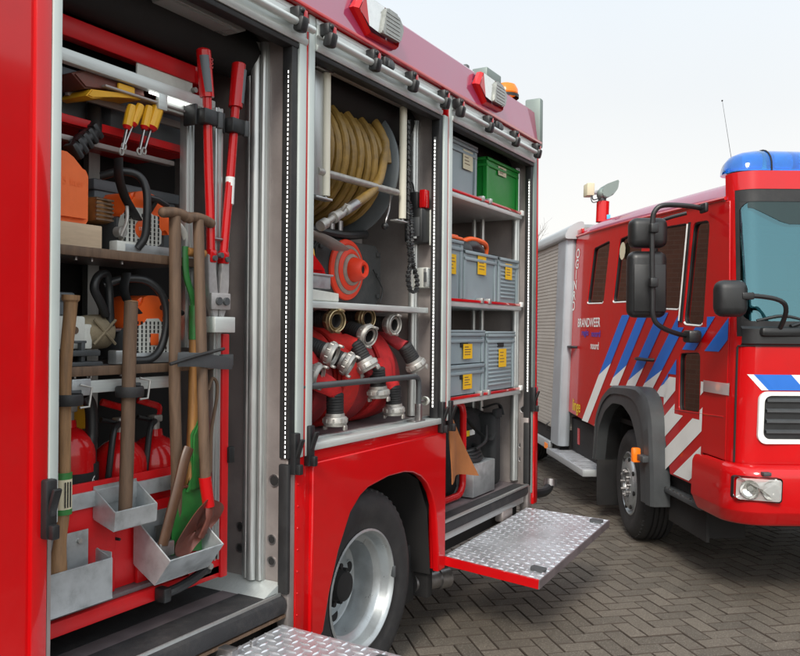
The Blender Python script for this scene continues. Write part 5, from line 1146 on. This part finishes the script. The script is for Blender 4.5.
    seq = [(.06,.10,'white'),(.10,.31,'blue'),(.31,.49,'white'),(.49,.70,'blue'),(.70,.88,'white'),(.88,1.09,'blue'),(1.09,1.27,'white'),(1.27,1.48,'blue'),(1.48,1.66,'white'),(1.66,1.87,'blue'),(1.87,2.05,'white'),(2.05,2.2,'blue')]
    for (a, c, m) in seq:
        sk = .07
        for i in range(6):
            q0, q1 = a+(c-a)*i/6, a+(c-a)*(i+1)/6
            P = lambda t, z: (min(2.26,max(.055,t)), fs(min(2.26,max(.055,t)))-.007, z)
            b.quad([P(q0+sk,1.292),P(q1+sk,1.292),P(q1-sk*.2,1.382),P(q0-sk*.2,1.382)],m)
    bb(b,'front_band')
    b = MB(); o = rrect(.115,2.185,.985,1.285,.05); i_ = rrect(.145,2.155,1.012,1.262,.04)
    yy = lambda t, d: fs(t)-d
    b.loft([[(t,yy(t,.001),z) for t,z in o],[(t,yy(t,.018),z) for t,z in o],[(t,yy(t,.018),z) for t,z in i_],[(t,yy(t,-.02),z) for t,z in i_]],'white',closed=True); g = bb(b,'grille')
    b = MB(); b.loft([[(t,fs(t)-.004,z) for t in (.13,.4,.8,1.15,1.5,1.9,2.17)] for z in (1.0,1.275)],'blackp')
    for z in (1.055,1.115,1.175,1.235): b.loft([[(t,fs(t)-.004-d,zz) for t in (.16,.4,.8,1.15,1.5,1.9,2.14)] for d,zz in ((0,z-.012),(.016,z-.008),(.016,z+.004),(0,z+.012))],'darkgrey')
    bb(b,'grille_slats',g)
    # bumper
    def bs(t):
        u = min(t+.065, 2.365-t); r = .19
        return 3.43 - .05*(1-((t-1.15)/1.25)**2) + (r-math.sqrt(max(0,r*r-(r-u)**2)) if u < r else 0)
    q = [-.065,-.064,-.060,-.052,-.042,-.03,-.016,.0,.015,.04,.07,.10,.125,.16,.2,.28,.35,.42,.5,.65,.8,1.15]; q += [2.3-t for t in q[-2::-1]]
    lev = [(.52,.10),(.532,.052),(.545,.040),(.60,.010),(.612,.002),(.618,0),(.815,0),(.826,.002),(.850,.012),(.862,.024),(.866,.10)]
    b = MB(); rows = []
    for z, d in lev: rows.append([(-.065+d*.5,4.00-d,z)]+[(t+(d*.5 if t < 1.15 else -d*.5),bs(t)+d,z) for t in q]+[(2.365-d*.5,4.0-d,z)])
    b.loft(rows,'red'); b.quad([(0,3.98,.52),(0,3.72,.52),(2.3,3.72,.52),(2.3,3.98,.52)],'dark'); bp = bb(b,'bumper',None,50)
    for sgn in (0, 1):
        T = (lambda t: t) if not sgn else (lambda t: 2.3-t)
        b = MB(); o = rrect(-.04,.185,.678,.815,.018); f = lambda t: bs(T(t))-.034
        b.loft([[(T(t),f(t)+d,z) for t,z in o] for d in (-.004,.06)],'blackp',closed=True); h = bb(b,'headlight',bp)
        b = MB(); o2 = rrect(-.033,.178,.686,.807,.016,3); c2 = (.07,.751)
        b.loft([[(T(c2[0]+(t-c2[0])*k),f(t)-.008-.006*(1-k),c2[1]+(z-c2[1])*k) for t,z in o2] for k in (1,.9,.5,.02)],'lens',closed=True)
        bb(b,'lens',h)
        b = MB(); b.loft([[(T(c2[0]+(t-c2[0])*k),f(t)+.028,c2[1]+(z-c2[1])*k) for t,z in o2] for k in (1,.02)],'mirrorg',closed=True)
        for tt in (.022,.125):
            dn = (bs(T(tt)+.01)-bs(T(tt)-.01))/.02; ax = V((-dn,1,0)).normalized(); c0 = V((T(tt),bs(T(tt))-.034,.748))
            b.lathe([(.052,-.004),(.047,.004),(.030,.022),(.010,.028),(0,.028)],c0,ax,'mirrorg',20); b.lathe([(.017,.004),(.013,-.002),(0,-.003)],c0+ax*.012,ax,'lensg',12)
        bb(b,'reflector',h)
    b = MB(); b.box(.085,.13,3.39,3.43,.825,.845,'darkgrey',.004); bb(b,'washer_nozzle',bp)
    # side turn signal wrapping the corner
    b = MB(); b.loft([[(-.006,4.02,z),(-.016,3.99,z),(-.018,3.85,z),(-.012,3.70,z),(-.004,3.665,z)] for z in (1.252,1.258,1.315,1.322)],'lens'); b.loft([[(-.001,4.02,z),(-.002,3.85,z),(-.001,3.665,z)] for z in (1.25,1.324)],'mirrorg'); ts_ = bb(b,'turn_signal')
    b = MB(); b.ball((-.006,3.80,1.288),.026,'amber',(.35,1.3,.8)); bb(b,'amber_bulb',ts_)
    # step below the door
    b = MB(); b.box(-.015,.22,3.98,4.70,.505,.54,'darkgrey',.006)
    for k in range(10): b.box(-.012,.0,4.0+.068*k,4.03+.068*k,.54,.545,'steel')
    b.box(.04,.06,4.0,4.62,.30,.505,'dark'); b.box(.06,.3,4.02,4.7,.32,.64,'dark'); bb(b,'cab_step',lean=False)
cab()

def stripes():
    def clip(poly, ax, val, keep):
        o = []
        for i in range(len(poly)):
            p, q = poly[i], poly[(i+1) % len(poly)]; ip, iq = (p[ax]-val)*keep >= 0, (q[ax]-val)*keep >= 0
            if ip: o.append(p)
            if ip != iq:
                k = (val-p[ax])/(q[ax]-p[ax]); o.append((p[0]+(q[0]-p[0])*k, p[1]+(q[1]-p[1])*k))
        return o
    def put(b, poly, m):
        for (s0,s1,z0,z1) in ((4.60,7.3,1.16,1.76),(4.46,4.60,1.33,1.76),(5.97,7.3,.77,1.16),(3.70,4.46,1.505,1.655),(3.70,4.0,1.655,1.72)):
            q = poly
            for ax, val, k in ((0,s0,1),(0,s1,-1),(1,z0,1),(1,z1,-1)):
                q = clip(q, ax, val, k)
                if len(q) < 3: break
            if len(q) >= 3: b._tag([b.bm.faces.new([b.bm.verts.new((-.0075,*p)) for p in q])], m)
    bl, wh = MB(), MB(); sl = 1.12
    for k in range(-1, 9):
        c = 5.55-.405*k; wd = .20; sl = (1.05,1.05,1.08,1.15,1.3,1.5,1.6,1.6,1.6,1.05)[k]
        zs = 1.33
        f = lambda z, o: c + sl*(1.76-z) + o
        put(bl, [(f(1.78,-wd/2),1.78),(f(1.78,wd/2),1.78),(f(zs-.10,wd/2+.02),zs-.10),(f(zs+.02,-wd/2+.01),zs+.02)] if k < 8 else [], 'blue') if k >= 0 else None
        f2 = f
        put(wh, [(f2(zs+.02,-wd/2+.01),zs+.02),(f2(zs-.10,wd/2+.02),zs-.10),(f2(.6,wd/2+.02),.6),(f2(.6,-wd/2+.02),.6)], 'white') if k >= 0 else None
    for j in range(-3, 4):
        zc = 1.05+.245*j
        for (s0,s1,z0,z1) in ((4.012,4.46,.655,1.065),(4.46,4.66,.655,1.31),(4.012,4.052,1.065,1.31)):
            q = [(3.8,zc+.15+.074),(3.8,zc+.15-.074),(4.9,zc-.5-.08),(4.9,zc-.5+.08)]
            for ax, val, k in ((0,s0,1),(0,s1,-1),(1,z0,1),(1,z1,-1)):
                q = clip(q, ax, val, k)
                if len(q) < 3: break
            if len(q) >= 3: wh._tag([wh.bm.faces.new([wh.bm.verts.new((-.0075,*p)) for p in q])], 'white')
    bb(bl,'blue_stripes'); bb(wh,'white_stripes')
    D = -.0078
    def lett(txt, s, z, size, m, sx=1.0, name='lettering', rot=0):
        b = MB(); b.text(txt, size, (lambda x,y:(D, s-x*sx, z+y)) if not rot else (lambda x,y:(D, s-y*sx, z+x)), m, 0, size*.018); bb(b,name)
    lett('BRANDWEER', 6.62, 1.702, .118, 'white', 1.05); lett('regio', 6.72, 1.610, .085, 'bluet', 1.35); lett('noord', 6.37, 1.600, .085, 'bluet', 1.35); lett('noord', 6.39, 1.488, .095, 'white', 1.1); lett('linge', 6.92, .885, .16, 'yellt', 1.0)
    for k, ch in enumerate('OGINRO'): lett(ch, 7.085+.02*k, 2.40-.105*k, .13, 'white', 1.25)
    b = MB(); b.lathe([(0,0),(.075,0)],(-.002,5.72,2.30),(1,0,0),'paper',12); bb(b,'window_sticker')
stripes()

def flare():
    b = MB(); o = [(6.0,.52),(5.93,.90),(5.76,1.08),(5.53,1.185),(4.88,1.215),(4.72,1.16),(4.63,1.02),(4.57,.58),(4.57,.40)]
    i_ = [(4.78,.40),(4.80,.62),(4.88,.83),(5.0,.98),(5.2,1.055),(5.45,1.05),(5.66,.96),(5.82,.80),(5.90,.52)]
    n = 36
    def res(poly):
        P = [V((*p,0)) for p in rpoly_open(poly)]; L = [0]
        for a, c in zip(P[:-1],P[1:]): L.append(L[-1]+(c-a).length)
        r = []
        for k in range(n+1):
            d = L[-1]*k/n; j = max(0,min(len(L)-2,sum(1 for l in L if l <= d)-1)); f = (d-L[j])/max(1e-6,(L[j+1]-L[j])); q = P[j].lerp(P[j+1],f); r.append((q.x,q.y))
        return r
    def rpoly_open(p):
        r = [p[0]]
        for a, c, d in zip(p[:-2],p[1:-1],p[2:]):
            A, C, D_ = V((*a,0)), V((*c,0)), V((*d,0)); u = (A-C); w_ = (D_-C); m = min(.06,u.length*.4,w_.length*.4); P0, P1 = C+u.normalized()*m, C+w_.normalized()*m
            for k in range(4): t = k/3; q = P0*(1-t)**2+C*2*t*(1-t)+P1*t*t; r.append((q.x,q.y))
        return r+[p[-1]]
    O, I = res(o), res(i_[::-1])
    mid = [((a[0]*.55+c[0]*.45),(a[1]*.55+c[1]*.45)) for a,c in zip(O,I)]; o9 = [((a[0]*.9+c[0]*.1),(a[1]*.9+c[1]*.1)) for a,c in zip(O,I)]
    b.loft([[(.03,*p) for p in O],[(-.085,*p) for p in O],[(-.105,*p) for p in o9],[(-.112,*p) for p in mid],[(-.10,*p) for p in mid],[(-.105,*p) for p in I],[(-.08,*p) for p in I],[(.10,*p) for p in I]],'darkgrey')
    fl = bb(b,'wheel_flare',None,30,False)
    b = MB(); b.loft([[(x,p[0],p[1]) for p in I] for x in (-.02,.5)],'dark'); b.quad([(.5,4.6,.2),(.5,6.0,.2),(.5,6.0,1.1),(.5,4.6,1.1)],'dark'); bb(b,'wheel_arch',None,35,False)
    b = MB(); b.box(-.09,.36,5.90,5.915,.13,.95,'rubber',.003); bb(b,'mud_flap',None,35,False)
    b = MB(); b.box(-.15,-.10,4.62,4.74,.70,.745,'darkgrey',.006); b.obox((-.15,4.76,.735),(.06,.05,.105),None,'amber',.012); bb(b,'marker_lamp',None,35,False)
flare()
def bwheels():
    for (c, ax, tn, out_) in (((.0,5.33,.425),-1,math.radians(-5),True),((2.3,5.33,.425),1,math.radians(-5),True),((.0,9.3,.425),-1,0,False),((2.3,9.3,.425),1,0,False)):
        n0 = len(bpy.data.objects)
        wheel(B, (c[0]-T0, c[1]-S0, c[2]), .427, .25, .245, .10, axis=ax, turn=tn, hub_out=out_)
bwheels()
def rear_body():
    b = MB(); b.box(.10,2.20,7.36,10.3,.62,2.70,'shutter'); b.box(-.08,2.38,7.55,10.3,.60,2.60,'shutter')
    for k in range(52): b.box(-.086,-.078,7.58,10.2,.62+k*.037,.648+k*.037,'shutter')
    bb(b,'equipment_body')
    b = MB(); b.prism(rpoly([(-.10,7.22),(-.02,7.20),(.02,7.22),(.02,7.56),(-.10,7.56)],.03),lambda a,c:(a,c,.45),(0,0,2.18),'bodygl',.004); bb(b,'corner_column',None,40)
    b = MB(); b.prism(rpoly([(-.125,2.56),(-.13,2.60),(-.09,2.68),(.0,2.735),(.06,2.74),(.06,2.56)],.03),lambda a,c:(a,7.15,c),(0,3.15,0),'bodyg',.004); b.box(.06,2.3,7.36,10.3,2.70,2.735,'bodyg'); bb(b,'roof_cap',None,40)
    b = MB(); b.box(.02,2.28,7.335,7.36,.50,2.705,'shutter'); 
    for k in range(70): b.box(.04,2.26,7.329,7.336,.52+k*.031,.542+k*.031,'shutter',.002)
    bb(b,'bulkhead')
    b = MB(); b.box(-.06,2.36,7.3,10.3,.36,.60,'dark'); b.box(.4,1.9,3.9,10.2,.42,.75,'dark'); b.box(-.11,-.07,7.56,10.2,.36,.45,'bodyg',.005); b.box(-.116,-.108,7.62,7.75,.36,.42,'amber'); bb(b,'chassis',None,35,False)
    b = MB(); b.box(-.16,.12,6.08,7.42,.375,.40,'tread',.004); b.box(-.17,-.155,6.06,7.42,.345,.405,'bodyg',.004); b.box(-.16,.12,6.06,6.08,.345,.405,'bodyg',.004)
    for k in range(18): b.box(-.14,.10,6.12+k*.07,6.15+k*.07,.40,.405,'tread')
    bb(b,'side_step',None,35,False)
    b = MB(); b.box(.05,.6,6.35,7.25,.41,.74,'dark',.01); b.box(.045,.05,6.95,7.02,.5,.66,'ext'); bb(b,'battery_box',None,35,False)
    b = MB(); b.tube(smooth_path([(-.10,7.58,.66),(-.13,7.58,.63),(-.13,7.58,.58),(-.10,7.58,.56)],4),.008,'blackp',6); bb(b,'grab_loop',None,35,False)
rear_body()
def roof_gear():
    b = MB(); n = 9
    def sec(t, k): return [(t, 4.02+k*.16*math.cos(a), 2.622+k*.15*max(0,math.sin(a))**.8) for a in [PI*i/12 for i in range(13)]]
    rows = [sec(t,k) for t,k in ((.07,.12),(.085,.50),(.115,.74),(.17,.90),(.25,.99),(.30,1),(.9,1),(1.15,1),(1.4,1),(2.0,1),(2.06,.99),(2.15,.9),(2.21,.74),(2.25,.5),(2.27,.12))]
    b.loft(rows,'bluelens'); b.loft([[(r[0][0],r[0][1],2.622),(r[-1][0],r[-1][1],2.622)] for r in rows],'bluelens'); lb = bb(b,'light_bar',None,30)
    b = MB(); b.box(.12,2.2,3.92,4.12,2.625,2.635,'bluein',.002)
    for t in (.15,.34,.50,.66,.92,1.15,1.4,1.66,1.9,2.05): b.box(t,t+.13 if t < 2 else t+.08,3.94,4.09,2.635,2.725,'bluein',.02)
    bb(b,'reflector',lb)
    b = MB(); b.tube([(.30,4.02+.163*math.cos(a),2.622+.153*max(0,math.sin(a))**.8) for a in [PI*i/12 for i in range(13)]],.005,'dark',6); bb(b,'joint_rib',lb)
    for t in (.17,2.03):
        b = MB(); b.box(t-.05,t+.06,3.90,4.10,2.55,2.612,'greenbox',.012); b.box(t-.04,t+.05,3.895,3.90,2.56,2.60,'lens',.004); bb(b,'lamp_foot',lb)
    b = MB(); b.tube([(.36,4.5,2.60),(.36,4.5,2.66),(.345,4.50,2.80),(.26,4.50,3.22)],[.014,.010,.0016,.0010],'dark',6); b.ball((.258,4.50,3.228),.006,'dark'); bb(b,'antenna')
    b = MB(); b.lathe([(.062,0),(.062,.20),(.05,.205),(.0,.205)],(.17,6.9,2.70),(0,0,1),'red',24); b.box(.195,.23,6.835,6.845,2.72,2.765,'bluein',.003); m = bb(b,'lamp_mast')
    b = MB(); b.prism(rpoly([(.13,2.99),(.17,3.06),(.30,3.11),(.29,3.02),(.24,2.95),(.16,2.93)],.02),lambda a,c:(a,6.82,c),(0,.2,0),'greenbox',.02); b.ball((.15,6.88,2.98),.05,'greenbox'); b.box(.06,.13,6.88,6.92,2.97,3.01,'steel',.006); b.cyl((.16,6.9,2.89),(.16,6.9,2.96),.04,'darkgrey',14); b.tube(smooth_path([(.13,6.86,2.93),(.06,6.85,2.91),(.045,6.85,2.95),(.06,6.86,2.99)],4),.006,'blackp',6); b.tube(smooth_path([(.14,6.84,2.91),(.05,6.83,2.88),(.03,6.84,2.94),(.05,6.86,2.97)],4),.005,'blackp',6); bb(b,'search_lamp',m)
    b = MB(); b.box(-.01,.065,6.84,6.98,2.95,3.075,'paper',.01); bb(b,'control_box',m)
roof_gear()
def mirrors():
    s = 4.12
    b = MB(); b.tube(smooth_path([(.0,4.0,2.40),(-.12,3.985,2.412),(-.30,3.98,2.415),(-.36,3.985,2.38),(-.375,3.99,2.30),(-.375,3.99,2.10),(-.37,3.99,1.85),(-.365,3.99,1.72),(-.32,4.0,1.66),(-.20,4.04,1.615),(-.06,4.10,1.60),(.0,4.12,1.60)],5),.016,'blackp',10); b.box(-.09,.02,4.03,4.15,1.555,1.635,'blackp',.02); b.box(-.02,.01,3.93,4.02,2.37,2.43,'blackp',.01)
    for z in (2.27,1.93): b.box(-.395,-.345,3.955,4.01,z-.03,z+.03,'blackp',.008)
    arm = bb(b.warp(lambda v:(v.x+.05*min(1,max(0,-v.x/.2)),v.y,v.z)),'mirror_arm',None,35,False)
    b = MB(); b.obox((-.37,s,1.925),(.245,.13,.425),Euler((0,0,-.08)),'blackp',.05,4); b.obox((-.37,s-.066,1.90),(.20,.012,.30),Euler((0,0,-.08)),'blackp',.006); bb(b.warp(lambda v:(v.x+.055,v.y,v.z)),'mirror_housing',arm,30,False)
    b = MB(); b.obox((-.365,s,2.255),(.235,.14,.19),Euler((0,0,-.08)),'blackp',.045,4); bb(b.warp(lambda v:(v.x+.055,v.y,v.z)),'mirror_housing',arm,30,False)
    b = MB(); b.box(-.47,-.27,s+.066,s+.07,1.75,2.10,'mirrorg',.0); b.box(-.46,-.27,s+.071,s+.075,2.18,2.33,'mirrorg'); bb(b.warp(lambda v:(v.x+.055,v.y,v.z)),'mirror_glass',arm,30,False)
    b = MB(); b.obox((-.20,4.32,2.325),(.05,.16,.09),Euler((.2,0,.2)),'darkgrey',.015); b.tube([(-.02,4.2,2.40),(-.10,4.24,2.38),(-.19,4.3,2.35)],.012,'blackp',8); bb(b,'kerb_mirror',None,30,False)
    b = MB(); b.tube(smooth_path([(.245,3.545,1.62),(.245,3.50,1.66),(.235,3.43,1.735),(.21,3.40,1.785),(.15,3.39,1.812),(.05,3.385,1.825),(-.02,3.385,1.825)],5),.0135,'blackp',10); b.box(-.05,.02,3.355,3.405,1.805,1.845,'blackp',.008); fa = bb(b,'ramp_mirror_arm',None,35,False)
    b = MB(); b.obox((-.085,3.43,1.812),(.175,.13,.205),Euler((0,0,-.15)),'blackp',.05,4); bb(b,'ramp_mirror',fa,30,False)
    b = MB(); b.obox((.30,4.15,2.22),(.18,.05,.20),Euler((0,.7,0)),'blackp',.03); bb(b,'inner_mirror',None,30,False)
mirrors()
def seats():
    for t in (.45,1.6):
        b = MB(); b.box(t-.22,t+.24,4.35,4.85,1.15,1.30,'seat',.05); b.obox((t,4.92,1.60),(.46,.14,.66),Euler((-.12,0,0)),'seat',.05); st = bb(b,'seat')
        b = MB(); b.obox((t,4.98,2.02),(.24,.10,.20),None,'seatred',.04); bb(b,'headrest',st)
    b = MB(); b.tube([(.5+.22*math.cos(a),3.98+.09*math.sin(a),1.62+.20*math.sin(a)) for a in [2*PI*i/24 for i in range(24)]],.016,'blackp',8,closed=True); b.box(.08,2.2,3.72,3.95,1.45,1.62,'blackp',.04); b.cyl((.5,3.9,1.5),(.5,3.97,1.62),.02,'blackp',10); bb(b,'dashboard')
seats()

# ================================================================== BACKGROUND
def house():
    t = thing('brick_house', (-9.5,11,0), 'brown brick house, seen mirrored in the side windows of the second truck', 'house')
    b = MB()
    op = [rrect(a,a+1.3,z,z+1.35,.005,1) for a in (6.6,14.4) for z in (1.0,)]
    b.plate([(5,-.02),(17,-.02),(17,5.2),(5,5.2)],op,lambda a,c,d:(-6.8+d,a,c),.3,'brick'); b.box(-12.5,-6.81,5,17,-.02,5.2,'brick'); b.build('wall', t)
    b = MB(); b.prism([(-12.8,5.15),(-6.2,5.15),(-6.2,5.25),(-9.65,8.2),(-12.8,5.25)],lambda a,c:(a,4.8,c),(0,12.4,0),'roofing'); b.build('roof', t)
    for a in (6.6,14.4):
        b = MB(); b.box(-6.72,-6.66,a,a+1.3,1.0,1.07,'white'); b.box(-6.72,-6.66,a,a+1.3,2.28,2.35,'white'); b.box(-6.72,-6.66,a,a+.07,1.07,2.28,'white'); b.box(-6.72,-6.66,a+1.23,a+1.3,1.07,2.28,'white'); b.box(-6.72,-6.66,a+.62,a+.68,1.07,2.28,'white'); w_ = b.build('window', t)
        b = MB(); b.box(-6.71,-6.70,a+.07,a+1.23,1.07,2.28,'wscreen'); b.build('pane', w_)
        b = MB(); b.box(-6.6,-6.42,a-.05,a+1.35,.93,.995,'concrete',.004); b.build('sill', w_)
house()
def hall():  # unseen halls, added so the paint mirrors dark walls instead of bright sky
    t = thing('added_brick_hall', (14,22,0), 'long low dark brick hall out of view, added to darken the reflections in the paint', 'hall')
    b = MB(); b.box(13,20,5,40,-.02,6.6,'brickd'); b.build('wall', t)
    b = MB(); b.box(12.9,20.1,4.9,40.1,6.6,6.95,'concrete',.02); b.build('roof_edge', t)
    for k in range(6):
        y = 6+5.6*k; b = MB(); b.box(12.94,12.995,y,y+3.4,.0,3.6,'darkgrey')
        for j in range(6): b.box(12.925,12.94,y+.05,y+3.35,.05+.6*j,.6+.6*j,'darkgrey',.01)
        b.build('roller_door', t)
    t = thing('added_brick_hall', (0,-32,0), 'second dark brick hall out of view behind the camera, added like the first to darken reflections', 'hall')
    b = MB(); b.box(-30,12,-38,-31,-.02,3.6,'brickd'); b.build('wall', t)
    b = MB(); b.box(-30.1,12.1,-38.1,-30.9,3.6,3.85,'concrete',.02); b.build('roof_edge', t)
    for k in range(6):
        x = -23+5.8*k; b = MB(); b.box(x,x+2.4,-30.995,-30.94,1.0,2.6,'darkgrey'); b.build('window', t)
hall()
def tree():
    x, y = -12.0, 37.5; t = thing('bare_tree', (x,y,0), 'bare leafless tree far behind, only its twigs showing beside the truck tail', 'tree')
    r = random.Random(11); b = MB(); tw = MB()
    def br(p, d, L, rad, lv):
        q = [p]; dd = d
        for k in range(3):
            dd = (dd+V((r.uniform(-.2,.2),r.uniform(-.2,.2),r.uniform(-.05,.2)))).normalized(); q.append(q[-1]+dd*L/3)
        (b if lv < 3 else tw).tube(q,[rad,rad*.85,rad*.7,rad*.55],'bark',5 if lv > 1 else 8)
        if lv < 5:
            for k in range(4 if lv else 6):
                at = q[r.randint(1,3)]; nd = (dd+V((r.uniform(-1,1),r.uniform(-1,1),r.uniform(-.2,.7)))).normalized(); br(at, nd, L*r.uniform(.55,.75), rad*.5, lv+1)
    br(V((x,y,0)), V((0,0,1)), 3.2, .14, 0); b.build('trunk', t); tw.build('twigs', t)
tree()
